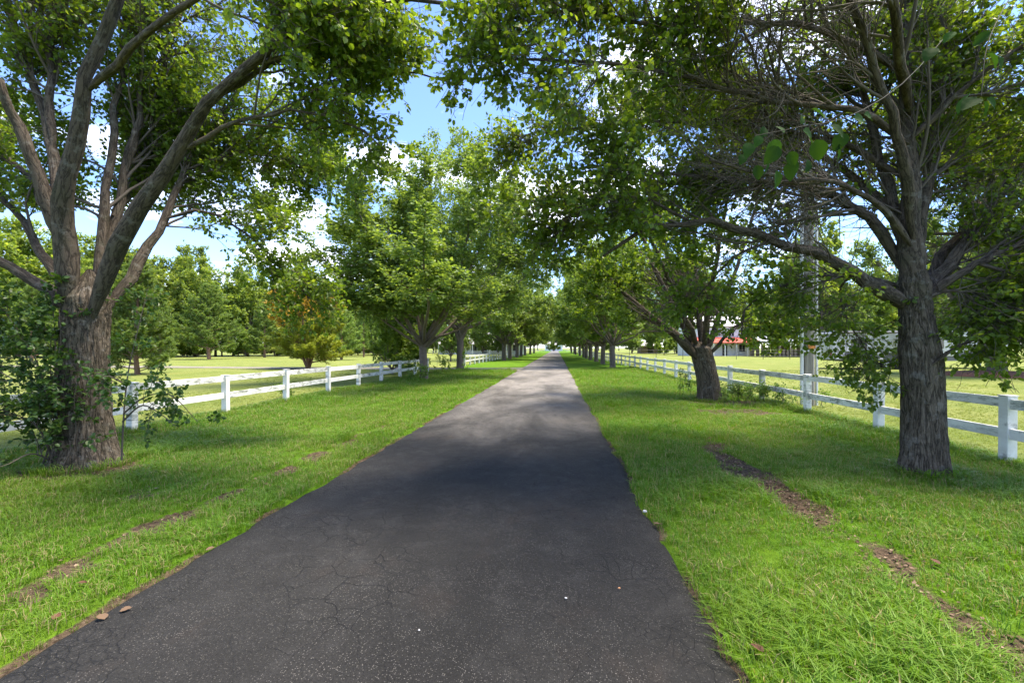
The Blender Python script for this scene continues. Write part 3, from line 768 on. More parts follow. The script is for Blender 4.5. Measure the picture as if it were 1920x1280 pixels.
R2 = hero_tree(33, "pear_tree", "leaning low-forked pear tree beside weeds at the right fence, second on the right", R2B, tm, r2_limbs, 13.7, keep_r2,
               240, 1500, 5200, 8, 0.095, "pear trees lining the driveway", len1=(0.8, 2.0), up1=0.03, clusters=((5, 26, 0.35, 0.9),), lkeep=lambda q: ((q[:, 0] - 3.9) / 2.1) ** 2 + ((q[:, 1] - 12.9) / 1.9) ** 2 + ((q[:, 2] - 2.9) / 1.5) ** 2 > 1.0 - 2.0 * (q[:, 0] > 5.2))

# ------------------------------------------------------------------ other trees: prototypes with trunk and crown
def vase_tree(seed, H, h0, spread, tr_r, nl, n1, n2, n3, per, lsize, six=False, skew=0.0, low=0.27, flat=0.8):
    rng = np.random.default_rng(seed)
    P, R = resample([(0, 0, -0.15), (0.02, 0, h0 * 0.35), (0.03, 0.02, h0 * 0.75), (0.02, 0.03, h0 * 1.05), (0, 0.05, h0 * 1.35)], tr_r * 1.05, tr_r * 0.8, 12)
    R = R * (1 + 0.22 * np.exp(-np.maximum(P[:, 2] + 0.1, 0) / (tr_r * 0.6)))
    R[-1] *= 0.4
    LP, LR = [], []
    for i in range(nl):
        az = 2.399963 * i + rng.uniform(-0.3, 0.3)
        k = ((i + 0.5) / nl) ** 0.6
        top = H * (1.0 - 0.42 * k ** 2 + rng.uniform(-0.05, 0.03))
        so = spread * k * rng.uniform(0.75, 1.0)
        u = np.array((math.cos(az), math.sin(az), 0))
        pts = [np.array((0, 0, h0 * rng.uniform(0.8, 1.1))) + u * tr_r * 0.4]
        for tt in (0.2, 0.45, 0.7, 1.0):
            pts.append(np.array((0, 0, h0 + (top - h0) * tt ** (1.0 + 0.25 * k))) + u * (tr_r + so * tt ** 0.85) + rng.normal(size=3) * 0.12 * tt)
        p, r = resample(pts, tr_r * rng.uniform(0.42, 0.66), 0.012, 12, 0.6)
        LP.append(p); LR.append(r)
    LP, LR = np.array(LP), np.array(LR)
    ctr = np.array((0, 0, h0 + (H - h0) * 0.3))
    kp = lambda q: q[..., 2] > H * low * (0.8 + 0.4 * vnoise(q[..., 0] * 0.8 + 50, q[..., 1] * 0.8 + 50, seed))
    A, AR = spawn(rng, LP, LR, n1, 0.2, 1.0, 0.12 * H, 0.26 * H, 25, 60, 7, 0.02, 0.12, 0.014, ctr, 0.35, kp)
    B, BR = spawn(rng, A, AR, n2, 0.2, 1.0, 0.05 * H, 0.11 * H, 30, 65, 5, 0.02, 0.16, 0.012, ctr, 0.2, kp)
    C, CR = spawn(rng, B, BR, int(n3 * 0.6), 0.15, 1.0, 0.02 * H, 0.055 * H, 25, 70, 3, -0.02, 0.2, 0.010, None, 0, kp)
    C2, CR2 = spawn(rng, A, AR, int(n3 * 0.22), 0.3, 1.0, 0.02 * H, 0.055 * H, 25, 70, 3, -0.02, 0.2, 0.010, None, 0, kp)
    C3, CR3 = spawn(rng, LP[:, 5:], LR[:, 5:], int(n3 * 0.18), 0.0, 1.0, 0.03 * H, 0.09 * H, 25, 70, 3, 0.0, 0.2, 0.010, None, 0, kp)
    C, CR = np.concatenate((C, C2, C3)), np.concatenate((CR, CR2, CR3))
    trunk = join_tubes("trunk", [(P[None], R[None], 18), (LP, LR, 8), (A, np.maximum(AR, 0.008), 5), (B, np.maximum(BR, 0.006), 3)], rng)
    pos, d = leaves_on(rng, C, per, 0.1, 0.3, 1.0, 0.05)
    crown = leaf_mesh("crown", rng, pos, d, lsize * rng.uniform(0.65, 1.25, len(pos)), (0, 0, 0), six, flat)
    return trunk, crown

def place(name, geo, mats, loc, rz, sc, label, group, cat="tree"):
    o = thing(name, label, cat, loc, rz, group)
    o.scale = (sc, sc, sc) if not isinstance(sc, tuple) else sc
    part("trunk", geo[0], mats[0], o)
    part("crown", geo[1], mats[1], o, kind="stuff")
    return o

pearA = vase_tree(101, 10.4, 1.9, 5.0, 0.125, 15, 170, 900, 9500, 10, 0.115, False, low=0.29)
pearB = vase_tree(102, 14.0, 2.3, 5.6, 0.24, 14, 170, 900, 7000, 8, 0.155, False, low=0.17)
pearC = vase_tree(103, 11.8, 2.1, 5.9, 0.20, 14, 140, 650, 5000, 8, 0.185, False, low=0.17)
pearD = vase_tree(104, 12.5, 2.1, 6.0, 0.20, 13, 140, 650, 5000, 8, 0.185, False, low=0.16)
PM = (M['bark_far'], M['leaf_far'])
GP = "pear trees lining the driveway"
place("pear_tree", pearA, PM, (-6.6, 21.85, 0), 2.6, (1.62, 1.62, 0.98), "round-crowned pear tree at the end of the left white fence, second on the left", GP)
place("pear_tree", pearB, PM, (-7.0, 32.0, 0), 0.6, (1.08, 1.08, 1.16), "tall pale pear tree by the side track, third in the left row", GP)
ordn = ("third", "fourth", "fifth", "sixth", "seventh", "eighth", "ninth", "tenth", "eleventh", "twelfth")
rr = np.random.default_rng(77)
left_y = [56.5, 65, 75, 84, 97, 112, 131]
right_y = [37, 44.5, 52.6, 60.5, 69, 78, 92, 107, 121, 138]
for i, y in enumerate(left_y):
    place("pear_tree", (pearC, pearD, pearB)[i % 3], PM, (-6.75 + rr.uniform(-.15, .15), y, 0), rr.uniform(0, 6.28), (lambda k: (k * 1.22, k * 1.22, k))(rr.uniform(0.98, 1.12) * (0.95 if i % 3 == 2 else 1.05)),
          f"{ordn[i + 1]} pear tree from the camera in the row left of the driveway", GP)
for i, y in enumerate(right_y):
    place("pear_tree", (pearD, pearC)[i % 2], PM, (4.55 + rr.uniform(-.12, .12), y, 0), rr.uniform(0, 6.28), (lambda k: (k * 1.22, k * 1.22, k))(rr.uniform(0.92, 1.06)),
          f"{ordn[i]} pear tree from the camera in the row right of the driveway", GP)

# ------------------------------------------------------------------ fences
m, t = nt('white_paint'); b = NB(t)
co = b.n("TexCoord").outputs['Object']
oi = b.n("ObjectInfo").outputs['Random']
sh_ = b.n("VectorMath", {0: co, 1: b.n("CombineXYZ", {0: b.math('MULTIPLY', oi, 40), 1: b.math('MULTIPLY', oi, 17), 2: 0.0}).outputs[0]}, operation='ADD').outputs[0]
n = b.noise(b.mapping(sh_, (6, 1.2, 3)), 1.0, 6, 0.68)
c = b.mix(b.ramp(n, 0.35, 0.6), (0.60, 0.595, 0.56), (0.76, 0.755, 0.735))
alg = b.math('MULTIPLY', b.ramp(b.noise(b.mapping(sh_, (1, 2.2, 9)), 1.6, 7, 0.75), 0.47, 0.62), b.ramp(oi, 0.1, 0.7))
c = b.mix(b.math('MULTIPLY', alg, 0.85), c, (0.10, 0.115, 0.085))
c = b.mix(b.math('MULTIPLY', b.ramp(b.noise(sh_, 3.0, 7, 0.7), 0.57, 0.64), 0.6), c, (0.17, 0.16, 0.14))
b.out(b.pbr(c, 0.55, 0.3, b.bump(n, 0.2, 0.01)))
M['white'] = m
POST = boxes([(-.066, .066, -.066, .066, -.25, .945)], 0.006); POST.materials.append(m)
CAP = boxes([(-.074, .074, -.074, .074, .945, .962)], 0.004); CAP.materials.append(m)
RAIL = boxes([(-.02, .02, 0, 2.44, -.07, .07)], 0.004); RAIL.materials.append(m)
frng = np.random.default_rng(5)

def rail_fence(label, p0, p1, n, spacing=2.44, skip=(), side=0.03, hts=(0.845, 0.44)):
    """posts 0..n-1 from p0 towards p1, two rails between neighbours"""
    dv = unit(np.array(p1, float) - np.array(p0, float)); rz = math.atan2(-dv[0], dv[1])
    root = thing("rail_fence", label, "fence", (p0[0], p0[1], 0), rz, "white two-rail fences")
    for i in range(n):
        yy = i * spacing + frng.uniform(-.03, .03)
        o = part("post", POST, None, root, (frng.uniform(-.012, .012), yy, frng.uniform(-.02, .015)))
        o.rotation_euler = (frng.uniform(-.012, .012), frng.uniform(-.015, .015), frng.uniform(-.05, .05))
        part("post_cap", CAP, None, o)
        if i < n - 1:
            for h in hts:
                r = part("rail", RAIL, None, root, (side + frng.uniform(-.004, .004), i * spacing, h + frng.uniform(-.012, .012)))
                r.rotation_euler = (frng.uniform(-.006, .006), frng.uniform(-.02, .02), 0)
                r.scale = (1, spacing / 2.44, frng.uniform(0.96, 1.04))
    return root
rail_fence("white two-rail fence left of the driveway running behind the nearest tree", (FL, 10.19 - 2.44 * 3), (FL, 40), 11, side=0.0)
rail_fence("white two-rail fence resuming beyond the side track on the left", (FL, 38.7), (FL, 120), 27, side=0.0)
rail_fence("long white two-rail fence along the right of the driveway in front of the utility pole", (FR, 6.82 - 2.455 * 2), (FR, 140), 54, 2.455, side=0.0)
rail_fence("distant white rail fence crossing the far end of the left field", (-64, 106), (-9, 106), 23)
rail_fence("short white rail fence across the far end of the driveway on the right", (1.7, 190), (10, 190), 4)
rail_fence("short white rail fence across the far end of the driveway on the left", (-20, 190), (-4.5, 190), 7)

# ------------------------------------------------------------------ utility pole
m, t = nt('pole_wood'); b = NB(t)
co = b.n("TexCoord").outputs['Object']
n = b.noise(b.mapping(co, (14, 14, 0.8)), 1.0, 6, 0.7)
c = b.mix(b.ramp(n, 0.35, 0.65), (0.17, 0.155, 0.135), (0.34, 0.31, 0.275))
b.out(b.pbr(c, 0.9, 0.15, b.bump(n, 0.5, 0.01)))
M['pole'] = m
M['pvc'] = plain('pvc', (0.66, 0.66, 0.66), 0.5, 0.15, 4)
M['orange'] = plain('orange_tag', (0.62, 0.22, 0.05), 0.6, 0.3, 20)
M['steel'] = plain('dull_steel', (0.35, 0.35, 0.36), 0.5, 0.2, 12, metal=0.6)
def cyl(r0, r1, z0, z1, k=20, rows=6, x=0.0, y=0.0):
    P = np.zeros((1, rows, 3)); P[0, :, 0] = x; P[0, :, 1] = y; P[0, :, 2] = np.linspace(z0, z1, rows)
    V, F, C = tubes(P, np.linspace(r0, r1, rows)[None], k, np.random.default_rng(1))
    return mesh_np("cylinder", V, [F, np.arange(k)[None, ::-1], np.arange(k)[None] + (rows - 1) * k], {'bco': C}, False)
pb = PX(1516, 765, 12.4); pb[2] = 0
pole = thing("utility_pole", "grey wooden utility pole with white conduits standing behind the right fence", "pole", pb)
part("shaft", cyl(0.15, 0.11, -0.2, 8.6), M['pole'], pole)
part("conduit", cyl(0.045, 0.045, -0.1, 6.6, 14, x=-.20, y=-.05), M['pvc'], pole)
c2 = part("conduit", cyl(0.034, 0.034, -0.1, 6.2, 14, x=.185, y=-.05), M['pvc'], pole)
part("coupling", cyl(0.043, 0.043, 2.25, 2.33, 14, 2, x=.185, y=-.05), M['steel'], c2)
for z in (1.49, 3.4):
    part("strap", boxes([(-.25, .22, -.172, -.158, z, z + .045)], 0.003), M['pvc'], pole)
part("tag_plate", boxes([(-.09, .09, -.170, -.153, 1.58, 1.74)], 0.003), M['orange'], pole)
part("ground_wire", cyl(0.006, 0.006, 0, 7, 6, x=.04, y=-.152), M['steel'], pole)

# ------------------------------------------------------------------ camper trailer
M['rv_white'] = plain('rv_white', (0.52, 0.53, 0.55), 0.35, 0.04, 2, 0.5)
M['rv_grey'] = plain('rv_grey', (0.10, 0.105, 0.115), 0.45, 0.1, 2)
M['dark'] = plain('dark_metal', (0.03, 0.03, 0.033), 0.5, 0.2, 5)
M['glass'] = plain('dark_glass', (0.03, 0.035, 0.045), 0.08, 0.1, 1, 0.6)
M['rubber'] = plain('rubber', (0.02, 0.02, 0.02), 0.8, 0.2, 8)
M['redl'] = plain('red_lens', (0.45, 0.03, 0.02), 0.3, 0.1, 3)
v0 = PX(1561, 690, 33.4); v0[2] = 0
rv = thing("camper_trailer", "long white camper trailer with dark lower skirt parked on the lawn behind the right fence", "trailer", v0, YAW + 0.02)
prof = [(0, .75), (10.4, .75), (10.7, 1.15), (12.9, 1.15), (13.55, 1.7), (13.5, 2.3), (12.9, 2.85), (0.15, 2.85), (0, 2.7)]
part("body", poly_extrude(prof, 0, 2.5), M['rv_white'], rv)
part("lower_skirt", poly_extrude([(0.9, .62), (10.38, .62), (10.75, 1.10), (12.92, 1.10), (13.35, 1.5), (10.4, 1.5), (10.2, 1.25), (0.9, 1.25)], -.015, 2.515), M['rv_grey'], rv)
part("roof_rim", boxes([(0.1, 13.0, -.03, 2.53, 2.85, 2.90)]), M['rv_white'], rv)
so = part("slide_out", boxes([(5.0, 8.6, -.75, -.01, 1.0, 2.6)], 0.03), M['rv_white'], rv)
w = part("window", boxes([(6.0, 7.7, -.775, -.752, 1.55, 2.25)], 0.004), M['glass'], so)
for (x0, x1) in ((1.4, 2.6), (9.2, 10.1), (11.2, 12.4)):
    w = part("window", boxes([(x0, x1, -.022, -.003, 1.6, 2.2)], 0.004), M['glass'], rv)
    part("window_frame", boxes([(x0 - .05, x1 + .05, -.018, -.002, 1.55, 1.598), (x0 - .05, x1 + .05, -.018, -.002, 2.202, 2.25)]), M['dark'], w)
d_ = part("entry_door", boxes([(3.2, 3.95, -.026, -.004, 1.0, 2.6)], 0.01), M['rv_white'], rv)
part("handle", boxes([(3.82, 3.88, -.06, -.028, 1.8, 1.95)]), M['dark'], d_)
dk = part("rear_deck", boxes([(-.02, 2.9, -1.1, -.03, .74, .84)], 0.01), M['rv_white'], rv)
for i in range(7):
    part("joist", boxes([(.12 + i * .42, .30 + i * .42, -1.06, -.06, .62, .735)]), M['dark'], dk)
for x in (4.15, 5.05):
    wme = cyl(.38, .38, -.13, .13, 24, 2); 
    wh = part("wheel", wme, M['rubber'], rv, (x, .16, .38)); wh.rotation_euler = (math.pi / 2, 0, 0)
    part("rim", cyl(.21, .19, .131, .15, 18, 2), M['steel'], wh)
def leg_x(p, q, r=.03):
    V, F, C = tubes(np.array([[p, (np.array(p) + np.array(q)) / 2, q]], float), np.full((1, 3), r), 6, np.random.default_rng(0))
    return mesh_np("strut", V, [F])
for x, dx in ((.95, -.75), (1.15, .75), (12.0, -.6), (12.6, -.6)):
    part("stabilizer_jack", leg_x((x, -.2, .8), (x + dx, -.2, .02)), M['dark'], rv)
for x in (11.6, 12.5):
    part("landing_leg", boxes([(x - .05, x + .05, .3, .4, 0.0, 1.12)]), M['steel'], rv)
part("tail_light", boxes([(-.03, -.005, .1, .25, 0.95, 1.25)]), M['redl'], rv)
part("awning", cyl(.07, .07, 0, 4.6, 10, 2), M['rv_grey'], rv, (.3, -.08, 2.75)).rotation_euler = (0, math.pi / 2, 0)

# mulch bed and yard tree in front of the camper
mb = PX(1868, 706, 25.8); mb[2] = 0
th = np.linspace(0, 2 * np.pi, 48, endpoint=False)
rr_ = np.linspace(0, 1, 10)
TH, RR = np.meshgrid(th, rr_)
rad = 3.1 * RR * (1 + 0.12 * (vnoise(np.cos(TH) * 3 + 9, np.sin(TH) * 3 + 9, 3) - 0.5))
Vm = np.stack((rad * np.cos(TH), rad * np.sin(TH), 0.28 * (1 - RR ** 2) + 0.03 * vnoise(rad * np.cos(TH) * 6 + 40, rad * np.sin(TH) * 6 + 40, 5)), 2).reshape(-1, 3)
ii = np.arange(9)[:, None] * 48; j = np.arange(48)[None]; j2 = (j + 1) % 48
M['mulch'] = plain('mulch', (0.125, 0.062, 0.040), 0.95, 0.55, 18, 0.1, bump=1.0)
mu = part("mulch_bed", mesh_np("mulch_bed", Vm, [np.stack((ii + j, ii + j2, ii + j2 + 48, ii + j + 48), 2).reshape(-1, 4)]), M['mulch'], None, mb)
tag(mu, kind="structure")
yg = vase_tree(105, 12.5, 2.4, 7.2, 0.42, 15, 200, 1300, 7500, 9, 0.16, False, low=0.14)
place("yard_tree", yg, (M['bark_far'], M['leaf_far']), (mb[0], mb[1], 0.15), 1.0, 1.0, "broad thick-trunked tree growing from the brown mulch bed before the camper", None)

# ------------------------------------------------------------------ buildings
M['tin'] = plain('tin_roof', (0.62, 0.62, 0.64), 0.45, 0.12, 2, 0.4, 0.2)
M['barnwood'] = plain('barn_wood', (0.19, 0.145, 0.105), 0.9, 0.35, 5)
M['red'] = plain('red_roof', (0.42, 0.06, 0.04), 0.6, 0.2, 3)
M['siding'] = plain('white_siding', (0.72, 0.73, 0.75), 0.6, 0.05, 3)
M['bluegrey'] = plain('blue_grey_siding', (0.46, 0.52, 0.58), 0.6, 0.06, 3)
M['roofgrey'] = plain('grey_shingle', (0.26, 0.255, 0.26), 0.9, 0.25, 6)

def gable(w, d, h, over=0.4, th=0.12):
    """roof of two slabs over a w (x) by d (y) plan, ridge along x, rising h"""
    y = d / 2 + over; z = -over * h / (d / 2)
    return [poly_yz([(-y, z), (0, h), (0, h + th), (-y, z + th)], -w / 2 - over, w / 2 + over), poly_yz([(y, z), (y, z + th), (0, h + th), (0, h)], -w / 2 - over, w / 2 + over)]

def poly_yz(pts, x0, x1):
    me = poly_extrude(pts, 0, 1)
    co_ = np.empty(len(me.vertices) * 3, np.float32); me.vertices.foreach_get("co", co_); co_ = co_.reshape(-1, 3)
    me.vertices.foreach_set("co", np.stack((x0 + co_[:, 1] * (x1 - x0), co_[:, 0], co_[:, 2]), 1).ravel())
    me.update()
    import bmesh
    bm = bmesh.new(); bm.from_mesh(me); bmesh.ops.recalc_face_normals(bm, faces=bm.faces[:]); bm.to_mesh(me); bm.free()
    return me

# open pole shed
sp = PX(1485, 668, 80); sp[2] = 0
shed = thing("pole_shed", "open-sided weathered wooden shed with pale metal roof on the right field", "shed", sp, YAW - 0.25)
rp = part("roof", poly_yz([(-4.2, 2.7), (4.2, 3.9), (4.2, 4.02), (-4.2, 2.82)], -6.2, 6.2), M['tin'], shed)
for i in range(20):
    part("roof_rib", poly_yz([(-4.2, 2.823), (4.2, 4.023), (4.2, 4.06), (-4.2, 2.86)], -6.0 + i * .63, -5.95 + i * .63), M['tin'], rp)
for x in (-5.9, -3.9, -1.9, 0.1, 2.1, 4.1, 5.9):
    part("post", boxes([(x - .09, x + .09, -3.9, -3.72, 0, 2.72)]), M['barnwood'], shed)
    part("post", boxes([(x - .09, x + .09, 3.6, 3.78, 0, 3.8)]), M['barnwood'], shed)
part("beam", boxes([(-6.1, 6.1, -3.95, -3.66, 2.45, 2.68)]), M['barnwood'], shed)
srng = np.random.default_rng(8)
for i in range(16):
    if i in (6, 7, 12): continue
    x = -3.8 + i * .6
    part("board", boxes([(x, x + .34, -3.7, -3.66, 0.05, srng.uniform(1.1, 1.9))]), M['barnwood'], shed)
for i in range(14):
    part("back_board", boxes([(-5.8 + i * .85, -5.2 + i * .85, 3.5, 3.56, 0.05, srng.uniform(1.2, 3.1))]), M['barnwood'], shed)

def house(label, name, loc, rz, w, d, h, rh, wall, roof, wins, doors=(), porch=None, storey=None):
    r = thing(name, label, "house", loc, rz)
    wl = part("wall", boxes([(-w / 2, w / 2, -d / 2, d / 2, 0, h)]), M[wall], r)
    part("gable_wall", poly_yz([(-d / 2, h), (d / 2, h), (0, h + rh)], -w / 2, w / 2), M[wall], r)
    for g in gable(w, d, rh): part("roof", g, M[roof], r, (0, 0, h + 0.01))
    for (x, z, ww, hh) in wins:
        o = part("window", boxes([(x - ww / 2, x + ww / 2, -d / 2 - .02, -d / 2 - .003, z, z + hh)]), M['glass'], r)
        part("window_frame", boxes([(x - ww / 2 - .1, x + ww / 2 + .1, -d / 2 - .04, -d / 2 - .004, z - .1, z - .002), (x - ww / 2 - .1, x + ww / 2 + .1, -d / 2 - .04, -d / 2 - .004, z + hh + .002, z + hh + .1),
                                    (x - .03, x + .03, -d / 2 - .05, -d / 2 - .022, z, z + hh)]), M['siding'], o)
    for (x, ww, hh) in doors:
        part("door", boxes([(x - ww / 2, x + ww / 2, -d / 2 - .03, -d / 2 - .003, 0.1, hh)]), M['dark'], r)
    if porch:
        pm, z0, z1, dep = porch
        part("porch_roof", poly_yz([(-d / 2 - dep, z0), (-d / 2 - .01, z1), (-d / 2 - .01, z1 + .12), (-d / 2 - dep, z0 + .12)], -w / 2 - .5, w / 2 + .5), M[pm], r)
        for x in np.linspace(-w / 2, w / 2, 6):
            part("porch_post", boxes([(x - .08, x + .08, -d / 2 - dep + .1, -d / 2 - dep + .26, 0, z0)]), M['siding'], r)
    return r
house("white two-storey house with red porch roof half hidden behind the leaning tree", "farmhouse", (*PX(1338, 668, 92)[:2], 0), YAW + 0.1, 11.5, 8, 6.0, 2.0, 'siding', 'tin',
      [(-4, 3.9, 1.0, 1.4), (-1.4, 3.9, 1.0, 1.4), (1.4, 3.9, 1.0, 1.4), (4.4, 3.9, 1.0, 1.4), (-3.4, 0.9, 1.2, 1.4), (3.6, 0.9, 1.2, 1.4)], [(0, 1, 2.2)], ('red', 2.5, 3.6, 2.2))
house("long pale bungalow with blue shutters beyond the left field trees", "bungalow", (*PX(905, 664, 112)[:2], 0), YAW, 20, 9, 3.0, 2.3, 'siding', 'roofgrey',
      [(-8, 0.9, 1.3, 1.4), (-5, 0.9, 1.3, 1.4), (-1.8, .9, 1.3, 1.4), (3, 0.9, 1.3, 1.4), (5.6, 0.9, 1.3, 1.4), (8.2, .9, 1.3, 1.4)], [(0.8, 1, 2.2)], ('roofgrey', 2.4, 2.9, 2.0))
house("small pale house closing the far end of the driveway", "cottage", (-1.6, 235, 0), 0.0, 9, 7, 3.2, 1.6, 'siding', 'roofgrey',
      [(-3.2, 0.9, 1.3, 1.4), (3, 0.9, 1.3, 1.4)], [(0, 1.1, 2.3)])
sm = thing("farm_shed", "small brown farm shed beside the yellow bush across the right field", "shed", (*PX(1216, 664, 125)[:2], 0), YAW)
part("wall", boxes([(-2.6, 2.6, -2, 2, 0, 2.3)]), M['barnwood'], sm)
for g in gable(5.2, 4, 1.0): part("roof", g, M['tin'], sm, (0, 0, 2.31))
part("door", boxes([(-.8, .8, -2.03, -2.003, 0, 2.0)]), M['dark'], sm)

# wire fence of thin dark posts in the right field
wf = thing("wire_fence", "thin dark wire fence with slim posts crossing the right field", "fence", (*PX(1130, 668, 62)[:2], 0), 0)
wdir = unit(PX(1560, 668, 62) * np.array((1, 1, 0)) - PX(1130, 668, 62) * np.array((1, 1, 0)))
for i in range(9):
    p = wdir * i * 3.7
    part("post", cyl(.035, .03, -.1, 1.65, 8, 2), M['dark'], wf, p)
for h in (0.5, 0.9, 1.3):
    part("wire", leg_x((0, 0, h), tuple(wdir * 8 * 3.7 + np.array((0, 0, h))), 0.006), M['steel'], wf)

# ------------------------------------------------------------------ woods and field trees
wA = vase_tree(201, 15, 3.2, 5.0, 0.24, 10, 110, 600, 2400, 8, 0.36, False, low=0.08)
wB = vase_tree(202, 19, 5.0, 4.6, 0.24, 10, 110, 600, 2400, 8, 0.38, False, low=0.16)
wC = vase_tree(203, 12, 1.5, 4.6, 0.2, 12, 130, 700, 2600, 8, 0.32, False, low=0.0)
bushG = vase_tree(204, 3.6, 0.3, 1.9, 0.06, 9, 70, 350, 1300, 9, 0.13, False, low=0.05)
bushS = vase_tree(205, 2.4, 0.2, 2.2, 0.05, 9, 60, 250, 900, 9, 0.16, False, low=0.0)

def pine(seed, H, rbase, nb, tuft, h_clear=0.12, stems=1, npt=14, lean=0.0, bush=False):
    rng = np.random.default_rng(seed)
    tl, BR_P, BR_R = [], [], []
    for s in range(stems):
        az0 = rng.uniform(0, 6.28)
        top = np.array((math.cos(az0) * lean * H, math.sin(az0) * lean * H, H * rng.uniform(0.8, 1.0)))
        P, R = resample([(0, 0, -0.1), top * 0.3 + rng.normal(size=3) * 0.05, top * 0.65, top], rbase, 0.015, 14)
        tl.append((P[None], R[None], 9))
        for k in range(nb):
            t = h_clear + (1 - h_clear) * ((k + rng.uniform(0, 1)) / nb)
            u = t * 13; i = min(int(u), 12)
            p = P[i] + (P[i + 1] - P[i]) * (u - i)
            az = 2.4 * k + rng.uniform(-.4, .4)
            L = H * (0.30 if not bush else 0.34) * (1 - t) ** 0.75 * rng.uniform(0.75, 1.1) + 0.25
            el = 0.15 + 0.75 * t + rng.uniform(-.12, .12)
            d = np.array((math.cos(az) * math.cos(el), math.sin(az) * math.cos(el), math.sin(el)))
            q = [p + d * L * x + np.array((0, 0, 0.22 * L * x * x)) for x in np.linspace(0, 1, 6)]
            BR_P.append(q); BR_R.append(np.linspace(0.012 * L + 0.006, 0.006, 6))
    BP, BRR = np.array(BR_P), np.array(BR_R)
    S, SR = spawn(rng, BP, BRR, tuft, 0.25, 1.0, 0.2 * (H / 8) ** 0.5, 0.75 * (H / 8) ** 0.5, 25, 60, 4, 0.12, 0.1, 0.01)
    tl += [(BP, BRR, 4), (S, np.maximum(SR, 0.004), 3)]
    trunk = join_tubes("trunk", tl, rng)
    # needle tufts along the shoots
    pos, d = leaves_on(rng, np.concatenate((S, BP[:, 3:][:, :3].repeat(1, 0)[:, [0, 1, 2, 2]])), npt, 0.2, -0.25, 1.1, 0.0)
    n = len(pos)
    L = 0.22 * rng.uniform(0.7, 1.3, (n, 1)) * (H / 8) ** 0.3
    s = unit(np.cross(d, rng.normal(size=d.shape))) * 0.022 * (H / 8) ** 0.4
    s2 = unit(np.cross(d, s)) * 0.10
    V = np.stack((pos - s, pos + s, pos + d * L, pos + (d * 0.85 + s2) * L - 0 * s, pos + (d * 0.85 - s2 * 2) * L), 1)
    o = (np.arange(n) * 5)[:, None]
    F = np.concatenate((o + np.array((0, 1, 2)), o + np.array((0, 1, 3)), o + np.array((0, 1, 4))))
    return trunk, mesh_np("crown", V.reshape(-1, 3), [F])

pA = pine(301, 11.5, 0.17, 66, 1500, 0.13)
pB = pine(302, 6.2, 0.12, 60, 1300, 0.04, 1, 14)
pC = pine(303, 8.5, 0.14, 60, 1200, 0.10)
pG = pine(304, 4.6, 0.07, 24, 1300, 0.10, 4, 15, 0.30, True)
NM = (M['bark_pine'], M['needle'])
def gnd(px, py, d): 
    p = PX(px, py, d); p[2] = 0
    return p
place("pine_tree", pA, NM, gnd(392, 674, 62), 0.4, (1.5, 1.5, 1.03), "tall young pine with straight reddish trunk standing alone in the left field", "field pines")
place("pine_tree", pB, NM, gnd(258, 700, 27), 1.4, (1.25, 1.25, 1.1), "bushy low-branched pine directly right of the nearest left trunk", "field pines")
place("pine_tree", pC, NM, gnd(496, 668, 74), 2.0, (1.5, 1.5, 1.1), "dark mid-size pine between the tall pine and the golden pine", "field pines")
place("pine_tree", pC, NM, gnd(640, 672, 60), 4.0, (1.4, 1.4, 1.0), "pale green pine just right of the golden pine", "field pines")
place("pine_tree", pA, NM, gnd(682, 668, 78), 5.0, 0.86, "blue-green pine farther right before the distant cross fence", "field pines")
place("pine_tree", pC, NM, gnd(300, 668, 70), 3.0, (1.5, 1.5, 1.2), "pine half hidden behind the bushy pine near the wood edge", "field pines")
place("pine_tree", pC, NM, gnd(60, 676, 52), 1.0, 1.15, "pine at the far left behind the fence", "field pines")
gp = thing("golden_pine", "small multi-stemmed pine with yellow-orange top just behind the left fence", "tree", gnd(578, 690, 34.5), 0.3)
gp.scale = (1.65, 1.65, 1.25)
part("trunk", pG[0], M['bark_pine'], gp)
part("crown", pG[1], M['needle_yellow'], gp, kind="stuff")
# give the golden pine its two tones: lower green, upper gold
pG[1].materials.append(M['needle_gold'])
cz = np.empty(len(pG[1].vertices) * 3, np.float32); pG[1].vertices.foreach_get("co", cz); cz = cz.reshape(-1, 5, 3)[:, 0]
gold = (cz[:, 2] + 0.5 * (vnoise(cz[:, 0] * 2 + 30, cz[:, 1] * 2 + 30, 3) - 0.5) * 2 - 0.35 * cz[:, 0] > 3.05).astype(np.int32)
pG[1].polygons.foreach_set("material_index", np.tile(gold, 3))

place("field_tree", bushG, (M['bark_far'], M['leaf_light']), gnd(735, 692, 27), 0.5, (1.15, 1.15, 1.05), "leafy green bush leaning over the white fence left of the second tree", None, "bush")
place("field_tree", bushG, (M['bark_far'], M['leaf_light']), gnd(768, 688, 31), 2.5, 1.15, "taller green bush right behind the second left tree's trunk", None, "bush")
place("field_tree", wC, (M['bark_far'], M['leaf_far']), gnd(845, 672, 52), 1.0, 0.48, "thin young tree near the side track behind the left fence", None, "tree")
for (px_, d_, s_, lb_) in ((868, 92, 0.5, "left one of three young trees screening the pale bungalow"), (905, 96, 0.55, "middle one of three young trees screening the pale bungalow"), (934, 99, 0.5, "right one of three young trees screening the pale bungalow")):
    place("field_tree", wC, (M['bark_far'], M['leaf_far']), gnd(px_, 666, d_), d_, s_, lb_, None, "tree")
place("round_bush", bushS, (M['bark_far'], M['leaf_light']), gnd(1245, 664, 100), 0.5, (1.7, 1.7, 1.5), "bright yellow-green round bush across the right field", None, "bush")
place("round_bush", bushS, (M['bark_far'], M['leaf_light']), gnd(1445, 668, 74), 1.5, 0.7, "bright yellow-green bush at the left end of the open shed", None, "bush")
